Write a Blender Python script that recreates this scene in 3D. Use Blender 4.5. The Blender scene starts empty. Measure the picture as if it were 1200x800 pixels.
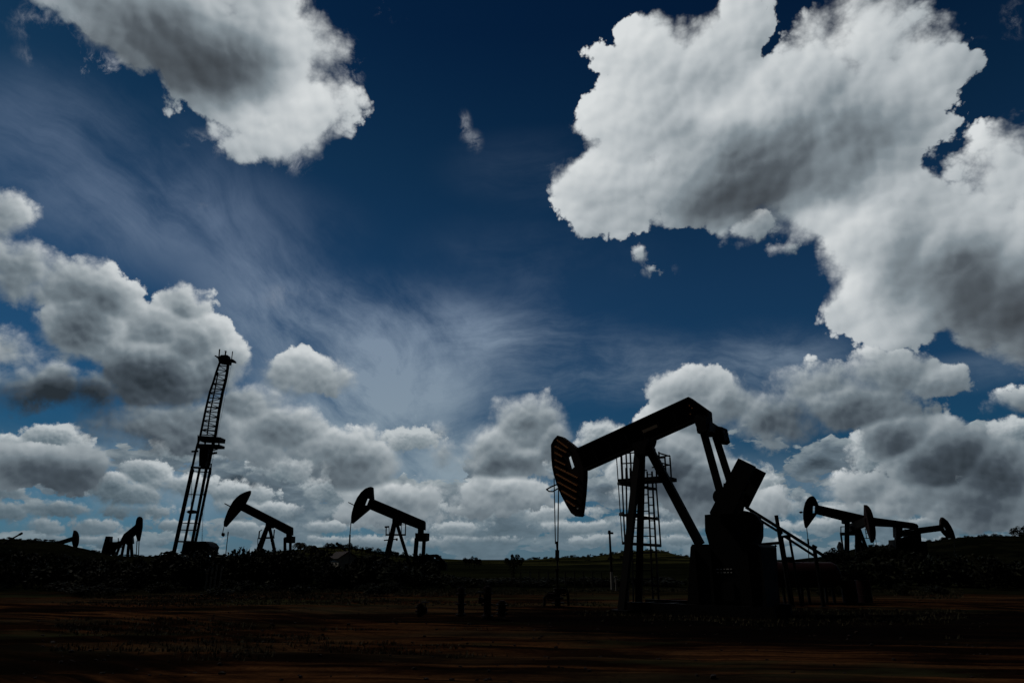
import bpy, bmesh, math, random
from mathutils import Vector, Matrix, noise as mnoise

random.seed(7)
SC = bpy.context.scene
COL = SC.collection
R = math.radians

# ------------------------------------------------------------------ camera
CAM_H = 1.7
PITCH = math.atan(255.0 / 800.0)
cam_data = bpy.data.cameras.new('camera')
cam = bpy.data.objects.new('camera', cam_data)
COL.objects.link(cam)
cam_data.sensor_width = 36.0
cam_data.lens = 24.0
cam_data.clip_start = 0.1
cam_data.clip_end = 20000.0
cam.location = (0, 0, CAM_H)
cam.rotation_euler = (math.pi / 2 + PITCH, 0, 0)
SC.camera = cam

def ray(px, py):
    """direction of a picture position (1200 x 800), used to read off bearings and heights"""
    x = (px - 600.0) / 800.0
    u = (400.0 - py) / 800.0
    c, s = math.cos(PITCH), math.sin(PITCH)
    return Vector((x, c - u * s, s + u * c))

# ------------------------------------------------------------------ exposure
vs = SC.view_settings
vs.view_transform = 'Standard'
vs.look = 'None'
vs.gamma = 1.0
vs.use_curve_mapping = False
EXPOSURE = -1.5
vs.exposure = EXPOSURE
SC.cycles.use_adaptive_sampling = True
SC.cycles.adaptive_threshold = 0.02
SC.cycles.adaptive_min_samples = 12
SC.cycles.use_denoising = True
SC.cycles.max_bounces = 5

# ------------------------------------------------------------------ sun
SUN_EL, SUN_AZ = R(52), R(-66)          # azimuth measured from +Y towards +X
sd = bpy.data.lights.new('sun', 'SUN')
sd.energy = 1.5
sd.angle = R(4)
sd.color = (1.0, 0.93, 0.82)
sun = bpy.data.objects.new('sun', sd)
COL.objects.link(sun)
sun_dir = Vector((math.sin(SUN_AZ) * math.cos(SUN_EL), math.cos(SUN_AZ) * math.cos(SUN_EL), math.sin(SUN_EL)))
sun.rotation_euler = sun_dir.to_track_quat('Z', 'Y').to_euler()
sun.location = (0, 40, 60)

# ------------------------------------------------------------------ sky
world = bpy.data.worlds.new('World')
SC.world = world
world.use_nodes = True
WT = world.node_tree
WT.nodes.clear()
world.cycles.sampling_method = 'MANUAL'
world.cycles.sample_map_resolution = 512

class V:
    """a node socket with arithmetic"""
    T = WT
    def __init__(self, sock): self.s = sock
    @staticmethod
    def put(sock, v):
        if isinstance(v, V): V.T.links.new(v.s, sock)
        elif isinstance(v, (tuple, list)):
            sock.default_value = tuple(v) if len(v) == len(sock.default_value) else tuple(v) + (1.0,)
        else: sock.default_value = v
    @staticmethod
    def m(op, a, b=None, c=None, clamp=False):
        n = V.T.nodes.new('ShaderNodeMath'); n.operation = op; n.use_clamp = clamp
        V.put(n.inputs[0], a)
        if b is not None: V.put(n.inputs[1], b)
        if c is not None: V.put(n.inputs[2], c)
        return V(n.outputs[0])
    @staticmethod
    def v(op, a, b=None, c=None, scale=None):
        n = V.T.nodes.new('ShaderNodeVectorMath'); n.operation = op
        V.put(n.inputs[0], a)
        if b is not None: V.put(n.inputs[1], b)
        if c is not None: V.put(n.inputs[2], c)
        if scale is not None: V.put(n.inputs['Scale'], scale)
        return V(n.outputs['Value' if op in ('DOT_PRODUCT', 'LENGTH', 'DISTANCE') else 'Vector'])
    def __add__(a, b): return V.m('ADD', a, b)
    def __radd__(a, b): return V.m('ADD', b, a)
    def __sub__(a, b): return V.m('SUBTRACT', a, b)
    def __rsub__(a, b): return V.m('SUBTRACT', b, a)
    def __mul__(a, b): return V.m('MULTIPLY', a, b)
    def __rmul__(a, b): return V.m('MULTIPLY', b, a)
    def __truediv__(a, b): return V.m('DIVIDE', a, b)

def smooth(x, lo, hi, a=0.0, b=1.0):
    n = V.T.nodes.new('ShaderNodeMapRange'); n.interpolation_type = 'SMOOTHSTEP'
    V.put(n.inputs[0], x)
    for i, q in enumerate((lo, hi, a, b)): V.put(n.inputs[i + 1], q)
    return V(n.outputs[0])

def lin(x, lo, hi, a=0.0, b=1.0):
    n = V.T.nodes.new('ShaderNodeMapRange'); n.clamp = True
    V.put(n.inputs[0], x)
    for i, q in enumerate((lo, hi, a, b)): V.put(n.inputs[i + 1], q)
    return V(n.outputs[0])

def mixc(f, a, b):
    n = V.T.nodes.new('ShaderNodeMix'); n.data_type = 'RGBA'; n.clamp_factor = True
    V.put(n.inputs[0], f); V.put(n.inputs[6], a); V.put(n.inputs[7], b)
    return V(n.outputs[2])

def fbm(p, scale, detail=6, rough=0.55, lac=2.1, dist=0.0, out=0, dims='2D', ntype='FBM'):
    n = V.T.nodes.new('ShaderNodeTexNoise'); n.noise_dimensions = dims
    n.noise_type = ntype
    V.put(n.inputs['Vector'], p)
    n.inputs['Scale'].default_value = scale
    n.inputs['Detail'].default_value = detail
    n.inputs['Roughness'].default_value = rough
    n.inputs['Lacunarity'].default_value = lac
    n.inputs['Distortion'].default_value = dist
    return V(n.outputs[out])

def billow(p, scale, detail=2.0, rough=0.5):
    n = V.T.nodes.new('ShaderNodeTexVoronoi'); n.voronoi_dimensions = '2D'; n.feature = 'SMOOTH_F1'
    n.normalize = True
    V.put(n.inputs['Vector'], p)
    n.inputs['Scale'].default_value = scale
    n.inputs['Detail'].default_value = detail
    n.inputs['Roughness'].default_value = rough
    n.inputs['Lacunarity'].default_value = 2.2
    n.inputs['Smoothness'].default_value = 0.35
    return V(n.outputs['Distance'])

def srgb(r, g, b, k=1.0):
    def f(c):
        c /= 255.0
        return c / 12.92 if c <= 0.04045 else ((c + 0.055) / 1.055) ** 2.4
    return (f(r) * k, f(g) * k, f(b) * k, 1.0)

BG = 0.1
K = 2.0 ** (-EXPOSURE) / BG            # radiance that shows as the given tone
def tone(r, g, b): return srgb(r, g, b, K)

def stereo(d):
    d = d.normalized()
    return (d.x / (1 + d.y), d.z / (1 + d.y))

tc = WT.nodes.new('ShaderNodeTexCoord')
GEN = V(tc.outputs['Generated'])
sep = WT.nodes.new('ShaderNodeSeparateXYZ'); V.put(sep.inputs[0], GEN)
X, Y, Z = V(sep.outputs[0]), V(sep.outputs[1]), V(sep.outputs[2])
den = V.m('MAXIMUM', Y + 1.0, 0.02)
cmb = WT.nodes.new('ShaderNodeCombineXYZ')
V.put(cmb.inputs[0], X / den); V.put(cmb.inputs[1], Z / den)
S0 = S = V(cmb.outputs[0])                  # stereographic map of the sky about due north

def after(alpha):
    """sky map for the next layer; takes its turn after the layer whose coverage is given"""
    c = WT.nodes.new('ShaderNodeCombineXYZ'); V.put(c.inputs[0], alpha)
    return V.v('MULTIPLY_ADD', V(c.outputs[0]), (1e-9, 0.0, 0.0), S0)

def pt(p, off): return V.v('ADD', p, tuple(off) + (0.0,))

# direction on the map towards the sun
sun_s = stereo(Vector((-0.12, 0.55, 0.83)))     # the clouds are brightest towards the thin part overhead
TO_SUN = V.v('NORMALIZE', V.v('SUBTRACT', (sun_s[0], sun_s[1], 0.0), S))

def sdf(blobs, p, k=0.02):
    """smooth union of cloud masses (positive inside, in units of the sky map) and how far each
    point lies on the sunward side of the mass it belongs to"""
    acc = lobe = None
    for b in blobs:
        px, py, rx, ry = b[:4]
        c = stereo(ray(px, py))
        ex = stereo(ray(px + rx, py)); ey = stereo(ray(px, py - ry))
        ax = math.hypot(ex[0] - c[0], ex[1] - c[1]); ay = math.hypot(ey[0] - c[0], ey[1] - c[1])
        q = V.v('MULTIPLY_ADD', p, (1 / ax, 1 / ay, 0), (-c[0] / ax, -c[1] / ay, 0))
        rr = min(ax, ay)
        d = V.m('MULTIPLY_ADD', V.v('LENGTH', q), -rr, rr)
        l = V.v('DOT_PRODUCT', q, TO_SUN)
        if acc is None:
            acc, lobe = d, l
        else:
            f = smooth(d - acc, -k, k)
            lobe = V.m('MULTIPLY_ADD', f, l - lobe, lobe)
            acc = V.m('SMOOTH_MAX', acc, d, k)
    return acc, lobe

def soft(blobs, p):
    """sum of soft spots"""
    acc = None
    for px, py, rx, ry, w in blobs:
        c = stereo(ray(px, py))
        ex = stereo(ray(px + rx, py)); ey = stereo(ray(px, py - ry))
        ax = math.hypot(ex[0] - c[0], ex[1] - c[1]); ay = math.hypot(ey[0] - c[0], ey[1] - c[1])
        q = V.v('MULTIPLY_ADD', p, (1 / ax, 1 / ay, 0), (-c[0] / ax, -c[1] / ay, 0))
        g = smooth(V.v('LENGTH', q), 0.0, 1.0, w, 0.0)
        acc = g if acc is None else acc + g
    return acc

def warp(p, scale, amt, detail=3):
    n = fbm(p, scale, detail, 0.55, out=1, dims='2D')
    return V.v('MULTIPLY_ADD', V.v('SUBTRACT', n, (0.5, 0.5, 0.5)), (amt, amt, 0), p)

def puffs(p, scale, detail, rough=0.55, sm=0.12):
    """rounded, cauliflower-like relief"""
    n = V.T.nodes.new('ShaderNodeTexVoronoi'); n.voronoi_dimensions = '2D'; n.feature = 'SMOOTH_F1'
    n.normalize = True
    V.put(n.inputs['Vector'], p)
    n.inputs['Scale'].default_value = scale
    n.inputs['Detail'].default_value = detail
    n.inputs['Roughness'].default_value = rough
    n.inputs['Lacunarity'].default_value = 2.15
    n.inputs['Smoothness'].default_value = sm
    return 0.45 - V(n.outputs['Distance'])

def cumulus(blobs, dark, scale, amp, crisp, wis, cols, k=0.02, relief=1.0, depth=0.10, lit=0.0, seed=(0, 0), lobes=0.2, edge=(0.5, 0.7), mottle=0.0, mdet=4, fines=0.5, kwarp=0.03, body=0.30, solid=0.008):
    """cloud masses with billowed outlines, bright thin rims and grey cores -> (alpha, colour)"""
    P0 = pt(S, seed)
    W = warp(P0, scale * 0.5, 0.30 / scale, 2)
    W2 = warp(W, scale * 3.0, 0.05 / scale, 3)
    base, lobe = sdf(blobs, V.v('ADD', V.v('SUBTRACT', W, P0), S), k)
    fine = fbm(W2, scale * 4.0, 7, 0.62) - 0.5
    hA = puffs(W2, scale, 4.0, 0.55) * 1.5 + fine * fines
    def off(d): return V.v('MULTIPLY_ADD', TO_SUN, (d / scale, d / scale, 0), W2)
    hB = puffs(off(0.10), scale, 2.0, 0.55) * 1.5
    hA0 = puffs(W2, scale, 2.0, 0.55) * 1.5
    D = base + hA * amp
    soft_edge = smooth(fbm(P0, scale * 0.45, 2, 0.5), edge[0], edge[1], crisp, wis)
    a = V.m('MAXIMUM', smooth(D, 0.0, soft_edge), smooth(base + hA * amp * 0.4, solid, solid * 3.0))
    thick = smooth(base + hA * amp * 0.8, 0.0, depth)
    rel = (hA0 - hB) * relief + fine * fines * 0.4
    t = 0.82 - thick * body + rel * smooth(thick, 0.0, 1.0, 0.7, 1.0) + lobe * lobes + lit
    if mottle:
        t = t + (fbm(V.v('MULTIPLY', W, (0.9, 1.2, 1)), scale * 0.6, mdet, 0.5) - 0.5) * mottle * smooth(base, 0.0, depth * 0.6, 0.2, 1.0)
    if dark: t = t - soft(dark, warp(S, 7.0, kwarp * 2.2, 5))
    n = WT.nodes.new('ShaderNodeValToRGB')
    V.put(n.inputs[0], t)
    cr = n.color_ramp
    for i, (pos, c) in enumerate(cols):
        e = cr.elements[i] if i < 2 else cr.elements.new(pos)
        e.position = pos; e.color = c
    col = V.v('SCALE', V(n.outputs[0]), scale=K)
    return a, col
# ---- clear blue, from the Sky Texture, deepened the way a polarising filter does
st = WT.nodes.new('ShaderNodeTexSky')
st.sky_type = 'NISHITA'
st.sun_disc = False
st.sun_elevation = SUN_EL
st.sun_rotation = SUN_AZ
st.altitude = 100; st.air_density = 1.0; st.dust_density = 0.6; st.ozone_density = 2.0
elev = Z
ramp = WT.nodes.new('ShaderNodeValToRGB'); V.put(ramp.inputs[0], elev)
for i, (pos, c) in enumerate([(0.0, (.09, .30, .62)), (0.75, (.010, .072, .142)), (0.064, (.09, .255, .42)), (0.135, (.046, .190, .300)), (0.25, (.062, .205, .315)),
                              (0.363, (.062, .190, .290)), (0.526, (.036, .138, .212)), (0.668, (.014, .080, .153))]):
    e = ramp.color_ramp.elements[i] if i < 2 else ramp.color_ramp.elements.new(pos)
    e.position = pos; e.color = c + (1,)
deep = V.v('SCALE', V(ramp.outputs[0]), scale=2.0)
mul = WT.nodes.new('ShaderNodeMix'); mul.data_type = 'RGBA'; mul.blend_type = 'MULTIPLY'
mul.inputs[0].default_value = 1.0
V.put(mul.inputs[6], V(st.outputs[0])); V.put(mul.inputs[7], deep)
sky = mixc(smooth(elev, 0.0, 0.055, 0.85, 0.0), V(mul.outputs[2]), tone(86, 110, 123))

# ---- thin high veil
veil_spots = [(430, 415, 230, 115, .50), (500, 470, 170, 130, .44), (380, 490, 140, 130, .36), (320, 350, 130, 90, .42), (440, 360, 150, 60, .35),
              (590, 385, 150, 50, .40), (630, 430, 110, 70, .35), (120, 215, 260, 130, .22), (60, 130, 160, 90, .18), (880, 425, 190, 60, .50), (720, 430, 130, 70, .40),
              (620, 320, 200, 90, .14), (250, 270, 220, 100, .24), (560, 560, 420, 90, .5), (160, 560, 320, 90, .45), (1000, 580, 320, 80, .30), (640, 200, 160, 60, .10), (1140, 435, 110, 30, .25)]
vm = soft(veil_spots, S)
vw = warp(S, 4.0, 0.07, 4)
def fibres(deg, stretch, scale):
    a = R(deg)
    c = WT.nodes.new('ShaderNodeCombineXYZ')
    V.put(c.inputs[0], V.v('DOT_PRODUCT', vw, (math.cos(a) * stretch, math.sin(a) * stretch, 0)))
    V.put(c.inputs[1], V.v('DOT_PRODUCT', vw, (-math.sin(a), math.cos(a), 0)))
    return fbm(V(c.outputs[0]), scale, 9, 0.64, dist=0.25)
side = smooth(V.v('DOT_PRODUCT', S, (1, 0, 0)), -0.13, 0.02)
f1, f2 = fibres(-42, 0.32, 15.0), fibres(8, 0.30, 17.0)
vn = V.m('MULTIPLY_ADD', side, f2 - f1, f1) * 0.55 + fbm(vw, 6.5, 7, 0.6) * 0.45
va = V.m('MINIMUM', V.m('MULTIPLY', vm, smooth(vn, 0.34, 0.70, 0.08, 1.7), clamp=True), 0.92)
S = after(va)
sky = mixc(va, sky, mixc(smooth(elev, 0.05, 0.5), tone(138, 155, 166), tone(116, 134, 160)))

WHITE = [(0.0, srgb(50, 54, 59)), (1.0, srgb(216, 220, 221)), (0.25, srgb(84, 92, 99)), (0.50, srgb(130, 141, 148)), (0.74, srgb(180, 187, 191))]
MIDC = [(0.0, srgb(40, 48, 55)), (1.0, srgb(204, 209, 211)), (0.28, srgb(70, 80, 89)), (0.54, srgb(110, 122, 130)), (0.78, srgb(156, 165, 170))]
LOWC = [(0.0, srgb(44, 56, 64)), (1.0, srgb(186, 193, 196)), (0.30, srgb(72, 87, 97)), (0.56, srgb(102, 117, 126)), (0.80, srgb(142, 153, 159))]

# ---- low bank: small cumulus in rows towards the horizon
LB = V.v('MULTIPLY', S, (1.0, 2.1, 1.0))
lw = warp(LB, 18.0, 0.02, 4)
def cov_at(p, d):
    return fbm(p, 9.0, 3, 0.5) * 0.8 + puffs(p, 22.0, d, 0.55) * 0.55 + (fbm(p, 70.0, 5, 0.6) - 0.5) * 0.20
cov = cov_at(lw, 3.0)
cov2 = cov_at(V.v('ADD', lw, (0.0, 0.010, 0)), 3.0)
mask = smooth(elev, 0.10, 0.30, 0.0, -0.75)
ld = cov + mask
la = smooth(ld, 0.44, 0.475)
lt = 0.47 + (cov - cov2) * 1.5 - smooth(ld, 0.42, 0.75) * 0.22
n = WT.nodes.new('ShaderNodeValToRGB'); V.put(n.inputs[0], lt)
for i, (pos, c) in enumerate([(0.12, srgb(58, 70, 80)), (0.95, srgb(196, 203, 205)), (0.40, srgb(96, 111, 122)), (0.62, srgb(138, 150, 156))]):
    e = n.color_ramp.elements[i] if i < 2 else n.color_ramp.elements.new(pos)
    e.position = pos; e.color = c
lowc = V.v('SCALE', V(n.outputs[0]), scale=K)
lowc = mixc(smooth(elev, 0.0, 0.10, 0.55, 0.0), lowc, tone(100, 122, 134))
sky = mixc(la, sky, lowc)
S = after(la)

# ---- rows of small cumulus
rr = random.Random(11)
low = []
for yy, rx, ry, nn in ((520, 42, 22, 15), (548, 40, 19, 18), (574, 36, 15, 21), (596, 34, 11, 23), (615, 32, 8, 24), (633, 30, 5, 22)):
    for i in range(nn):
        if rr.random() < 0.30: continue
        xx = -40 + 1290 * (i + rr.random()) / nn
        if 895 < xx < 1005 and yy < 575: continue
        low.append((xx, yy + rr.uniform(-9, 9) * ry / 20, rx * rr.uniform(.6, 1.3), ry * rr.uniform(.6, 1.25)))
lowk = [(200, 600, 300, 80, .22), (0, 580, 260, 120, .26), (1180, 600, 320, 130, .38), (620, 640, 700, 34, .12), (800, 600, 160, 60, .15)]
oa, oc = cumulus(low, lowk, 80.0, 0.0085, 0.0025, 0.008, LOWC, k=0.003, relief=0.55, depth=0.016, seed=(7.3, 2.2), lobes=0.27, mottle=0.22, mdet=3, fines=0.35, kwarp=0.012, solid=0.004, lit=0.09)
oc = mixc(smooth(elev, 0.0, 0.09, 0.55, 0.0), oc, tone(92, 112, 124))
sky = mixc(oa, sky, oc)
S = after(oa)

# ---- middle cumulus
mid = [(0, 250, 38, 28), (25, 318, 52, 34), (90, 335, 58, 34), (128, 352, 40, 30), (100, 382, 55, 45), (216, 362, 26, 22),
       (188, 385, 45, 30), (228, 405, 52, 36), (254, 428, 42, 40), (190, 440, 70, 48), (8, 410, 40, 26), (60, 455, 120, 26),
       (292, 476, 50, 28), (215, 500, 110, 36), (330, 505, 62, 34), (395, 532, 70, 32), (50, 545, 90, 28), (360, 440, 52, 26, .6),
       (620, 498, 44, 36), (582, 526, 40, 28), (648, 518, 30, 30), (602, 538, 58, 20), (516, 504, 9, 8), (520, 528, 13, 18),
       (470, 590, 60, 24), (580, 580, 52, 22), (425, 540, 50, 30),
       (808, 462, 44, 28), (850, 474, 42, 30), (800, 492, 40, 24), (900, 490, 66, 32), (962, 452, 56, 22), (1040, 438, 52, 28),
       (1092, 450, 44, 18), (1000, 474, 90, 30), (780, 540, 60, 50), (830, 565, 60, 40), (1050, 512, 46, 28),
       (892, 588, 28, 20), (1120, 530, 64, 34), (1172, 552, 58, 44), (1080, 545, 50, 26), (1010, 572, 45, 20), (1055, 585, 50, 20),
       (1150, 592, 80, 26), (1192, 468, 36, 9),
       (753, 300, 9, 11), (760, 316, 13, 8), (884, 264, 18, 10), (926, 292, 9, 5)]
midk = [(40, 458, 190, 46, .55), (100, 520, 240, 90, .18), (1120, 540, 260, 120, .22), (960, 480, 200, 70, .12), (60, 480, 130, 40, .2), (110, 385, 60, 50, .22), (190, 450, 90, 40, .32), (250, 480, 70, 30, .22), (60, 555, 120, 36, .28),
        (610, 545, 70, 20, .28), (850, 500, 60, 40, .15), (960, 500, 120, 40, .15), (790, 560, 90, 50, .28), (1130, 560, 110, 60, .28),
        (1030, 525, 60, 30, .18), (380, 560, 90, 30, .2), (190, 520, 110, 24, .2)]
ma, mc = cumulus(mid, midk, 34.0, 0.019, 0.003, 0.018, MIDC, k=0.005, relief=0.62, depth=0.030, seed=(3.1, 1.7), lobes=0.22, mottle=0.30, mdet=3, fines=0.32, kwarp=0.034, lit=-0.05, edge=(0.42, 0.68), solid=0.006)
sky = mixc(ma, sky, mc)
S = after(ma)

# ---- the two large near clouds and a few scraps
near = [(150, -14, 100, 56), (212, 28, 100, 62), (270, 60, 92, 78), (318, 70, 74, 84), (340, 120, 62, 56), (312, 144, 46, 42), (376, 125, 34, 38), (300, 8, 56, 60),
        (762, 72, 50, 42), (850, 52, 46, 46), (800, 112, 95, 80), (732, 162, 46, 56), (704, 214, 42, 42), (742, 226, 62, 38), (680, 252, 14, 22),
        (800, 218, 110, 52), (872, 170, 115, 96), (962, 100, 72, 72), (1022, 60, 60, 62), (1084, 66, 40, 30), (1016, 150, 92, 84), (980, 218, 105, 64),
        (922, 248, 60, 26), (1050, 270, 88, 86), (1032, 332, 62, 54), (1124, 300, 106, 100), (1186, 214, 50, 60), (1204, 330, 105, 96),
        (986, 356, 20, 20), (1066, 380, 42, 16),
        (1000, 300, 40, 40)]
neark = [(190, 50, 170, 100, .50), (265, 85, 90, 60, .22), (865, 205, 190, 100, .36), (850, 242, 150, 46, .24), (940, 225, 130, 60, .14), (1000, 165, 130, 90, .28), (1185, 375, 220, 140, .56),
         (1090, 310, 130, 80, .20), (960, 120, 90, 60, .10), (790, 120, 110, 70, .12), (1110, 220, 120, 70, .14), (905, 60, 40, 60, .14), (700, 235, 60, 40, .10),
         (825, 130, 62, 34, -.20), (745, 50, 50, 34, -.10), (1000, 50, 70, 40, -.10), (690, 200, 50, 40, -.08), (985, 255, 70, 36, -.16), (1010, 350, 60, 50, -.10), (900, 125, 50, 34, -.12), (345, 120, 80, 70, -.10)]
na, nc = cumulus(near, neark, 22.0, 0.040, 0.003, 0.026, WHITE, k=0.010, relief=0.62, depth=0.12, lit=-0.01, seed=(0.7, 5.3), lobes=0.15, mottle=0.42, mdet=2, fines=0.22, kwarp=0.02, edge=(0.40, 0.66), body=0.34, solid=0.012)
sky = mixc(na, sky, nc)
S = after(na)

# ---- torn wisps
wisp = [(95, 74, 80, 28, 1.3), (60, 30, 70, 40, .5), (330, 190, 60, 24, .5), (250, 170, 50, 24, .5), (410, 70, 26, 50, .5), (120, 95, 60, 16, .5), (1148, 62, 46, 22, .7), (544, 148, 12, 24, .5), (556, 166, 14, 18, .45), (456, 8, 34, 22, .6), (160, 245, 60, 24, .3), (640, 195, 16, 22, .4),
        (415, 100, 30, 34, .3), (770, 318, 30, 18, .5), (1190, 20, 26, 36, .4), (230, 245, 30, 12, .3), (355, 350, 60, 24, .3)]
wn = fbm(warp(S, 9.0, 0.05, 4), 15.0, 9, 0.66)
wa = V.m('MULTIPLY', soft(wisp, S), smooth(wn, 0.52, 0.80, 0.0, 2.0), clamp=True)
sky = mixc(wa, sky, tone(170, 176, 184))

# ---- the rest of the dome (overhead and behind): unseen dark cloud, added to dim the light on the field
out = smooth(V.v('LENGTH', V.v('SUBTRACT', S, (0.0, 0.12, 0.0))), 0.52, 0.74)
bn = fbm(V.v('MULTIPLY', GEN, (1, 1, 1.6)), 3.0, 8, 0.58, dims='3D')
sky = mixc(out * smooth(bn, 0.30, 0.52, 0.75, 1.0), sky, mixc(smooth(bn, 0.35, 0.70), tone(11, 13, 16), tone(26, 28, 31)))

bg = WT.nodes.new('ShaderNodeBackground'); bg.inputs[1].default_value = BG
V.put(bg.inputs[0], sky)
wo = WT.nodes.new('ShaderNodeOutputWorld')
WT.links.new(bg.outputs[0], wo.inputs[0])
# =====================================================================================
# helpers
# =====================================================================================
CAMP = Vector((0, 0, CAM_H))

def tag(o, label=None, cat=None, group=None, kind=None):
    if label: o['label'] = label
    if cat: o['category'] = cat
    if group: o['group'] = group
    if kind: o['kind'] = kind
    return o

def mesh_obj(name, bm, mat, parent=None, smooth_sh=False):
    bmesh.ops.recalc_face_normals(bm, faces=bm.faces[:])
    me = bpy.data.meshes.new(name)
    bm.to_mesh(me); bm.free()
    if smooth_sh:
        for p in me.polygons: p.use_smooth = True
    for m in (mat if isinstance(mat, (list, tuple)) else [mat]): me.materials.append(m)
    o = bpy.data.objects.new(name, me)
    COL.objects.link(o)
    if parent: o.parent = parent
    return o

def thing(name, label, cat, loc, rz=0.0, group=None):
    o = bpy.data.objects.new(name, None)
    o.empty_display_size = 0.5
    COL.objects.link(o)
    o.location = loc; o.rotation_euler = (0, 0, rz)
    return tag(o, label, cat, group)

def prism(bm, pts, y0, y1, hole=None):
    """outline in the local x-z plane carried through y0..y1, with an optional opening"""
    loops = [pts] + ([hole] if hole else [])
    caps = []
    for y in (y0, y1):
        edges, rings = [], []
        for L in loops:
            vs_ = [bm.verts.new((p[0], y, p[1])) for p in L]
            rings.append(vs_)
            for i in range(len(vs_)): edges.append(bm.edges.new((vs_[i], vs_[(i + 1) % len(vs_)])))
        if hole or len(pts) > 4: bmesh.ops.triangle_fill(bm, edges=edges, use_beauty=True)
        else: bm.faces.new(rings[0])
        caps.append(rings)
    for A, B in zip(*caps):
        n = len(A)
        for i in range(n):
            bm.faces.new((A[i], A[(i + 1) % n], B[(i + 1) % n], B[i]))

def bar(bm, a, b, w, d=None, up=Vector((0, 1, 0))):
    """rectangular bar from a to b; w across in the up x axis direction, d along up"""
    a, b = Vector(a), Vector(b)
    d = w if d is None else d
    ax = (b - a).normalized()
    s = ax.cross(Vector(up))
    if s.length < 1e-4: s = ax.cross(Vector((1, 0, 0)))
    s.normalize(); t = s.cross(ax).normalized()
    vs_ = []
    for p in (a, b):
        for i, j in ((-1, -1), (1, -1), (1, 1), (-1, 1)):
            vs_.append(bm.verts.new(p + s * (i * w / 2) + t * (j * d / 2)))
    for q in ((0, 1, 2, 3), (4, 5, 6, 7), (0, 1, 5, 4), (1, 2, 6, 5), (2, 3, 7, 6), (3, 0, 4, 7)):
        bm.faces.new([vs_[k] for k in q])

def box(bm, x0, x1, y0, y1, z0, z1, bev=0.0):
    v = [bm.verts.new(p) for p in ((x0, y0, z0), (x1, y0, z0), (x1, y1, z0), (x0, y1, z0), (x0, y0, z1), (x1, y0, z1), (x1, y1, z1), (x0, y1, z1))]
    fs = [bm.faces.new([v[k] for k in q]) for q in ((0, 1, 2, 3), (4, 5, 6, 7), (0, 1, 5, 4), (1, 2, 6, 5), (2, 3, 7, 6), (3, 0, 4, 7))]
    if bev:
        es = list({e for f in fs for e in f.edges})
        bmesh.ops.bevel(bm, geom=es, offset=bev, segments=2, affect='EDGES', profile=0.6)

def tube(bm, pts, r, n=8, r1=None):
    """round pipe through points"""
    pts = [Vector(p) for p in pts]
    rings = []
    for i, p in enumerate(pts):
        t = (pts[min(i + 1, len(pts) - 1)] - pts[max(i - 1, 0)]).normalized()
        s = t.cross(Vector((0, 0, 1)))
        if s.length < 1e-3: s = t.cross(Vector((1, 0, 0)))
        s.normalize(); u = s.cross(t).normalized()
        rr_ = r if r1 is None else r + (r1 - r) * i / (len(pts) - 1)
        rings.append([bm.verts.new(p + (s * math.cos(2 * math.pi * k / n) + u * math.sin(2 * math.pi * k / n)) * rr_) for k in range(n)])
    for A, B in zip(rings, rings[1:]):
        for k in range(n): bm.faces.new((A[k], A[(k + 1) % n], B[(k + 1) % n], B[k]))
    bm.faces.new(rings[0]); bm.faces.new(rings[-1])

def disc(bm, c, r, y0, y1, n=24, ri=None):
    """wheel or drum lying in the local x-z plane"""
    P = [(c[0] + r * math.cos(2 * math.pi * k / n), c[1] + r * math.sin(2 * math.pi * k / n)) for k in range(n)]
    H = None
    if ri: H = [(c[0] + ri * math.cos(2 * math.pi * k / n), c[1] + ri * math.sin(2 * math.pi * k / n)) for k in range(n)]
    prism(bm, P, y0, y1, H)

class Frame:
    """vertical working plane of a machine: local x along it, local y away from the viewer"""
    def __init__(self, x, y, yaw_deg, z=0.0):
        a = R(yaw_deg)
        self.o = Vector((x, y, z)); self.a = a
        self.ex = Vector((math.cos(a), -math.sin(a), 0)); self.ey = Vector((math.sin(a), math.cos(a), 0))
    @property
    def rz(self): return -self.a
    def P(self, px, py, off=0.0):
        d = ray(px, py)
        t = ((self.o - CAMP).dot(self.ey) + off) / d.dot(self.ey)
        p = CAMP + d * t - self.o
        return (p.dot(self.ex), p.z)
    def P3(self, px, py, off=0.0):
        x, z = self.P(px, py, off)
        return Vector((x, off, z))
    def L(self, pts, off=0.0): return [self.P(p[0], p[1], off) for p in pts]
    def S(self):
        """metres per picture unit at the frame's origin"""
        return self.o.y / 800.0 * 1.03

def ground_at(px, py):
    d = ray(px, py)
    t = -CAM_H / d.z
    return CAMP + d * t

def at_depth(px, py, y):
    d = ray(px, py)
    return CAMP + d * (y / d.y)

# ------------------------------------------------------------------ materials
def material(name):
    m = bpy.data.materials.new(name); m.use_nodes = True
    nt = m.node_tree
    return m, nt, nt.nodes['Principled BSDF']

def steel(name, base, worn, rough=0.75, scale=6.0, spec=0.2, thr=(0.52, 0.68)):
    """painted steel with worn, rusty patches and streaks"""
    m, nt, b = material(name)
    V.T = nt
    tcn = nt.nodes.new('ShaderNodeTexCoord')
    P = V(tcn.outputs['Object'])
    n = fbm(P, scale, 7, 0.62, dims='3D')
    st_ = fbm(V.v('MULTIPLY', P, (3.0, 3.0, 0.35)), scale * 1.5, 4, 0.6, dims='3D')
    f = smooth(n * 0.6 + st_ * 0.4, thr[0], thr[1])
    V.put(b.inputs['Base Color'], mixc(f, base + (1,), worn + (1,)))
    V.put(b.inputs['Roughness'], f * 0.15 + rough)
    b.inputs['Specular IOR Level'].default_value = spec
    bp = nt.nodes.new('ShaderNodeBump'); bp.inputs['Strength'].default_value = 0.25; bp.inputs['Distance'].default_value = 0.01
    V.put(bp.inputs['Height'], n); nt.links.new(bp.outputs[0], b.inputs['Normal'])
    V.T = WT
    return m

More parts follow.
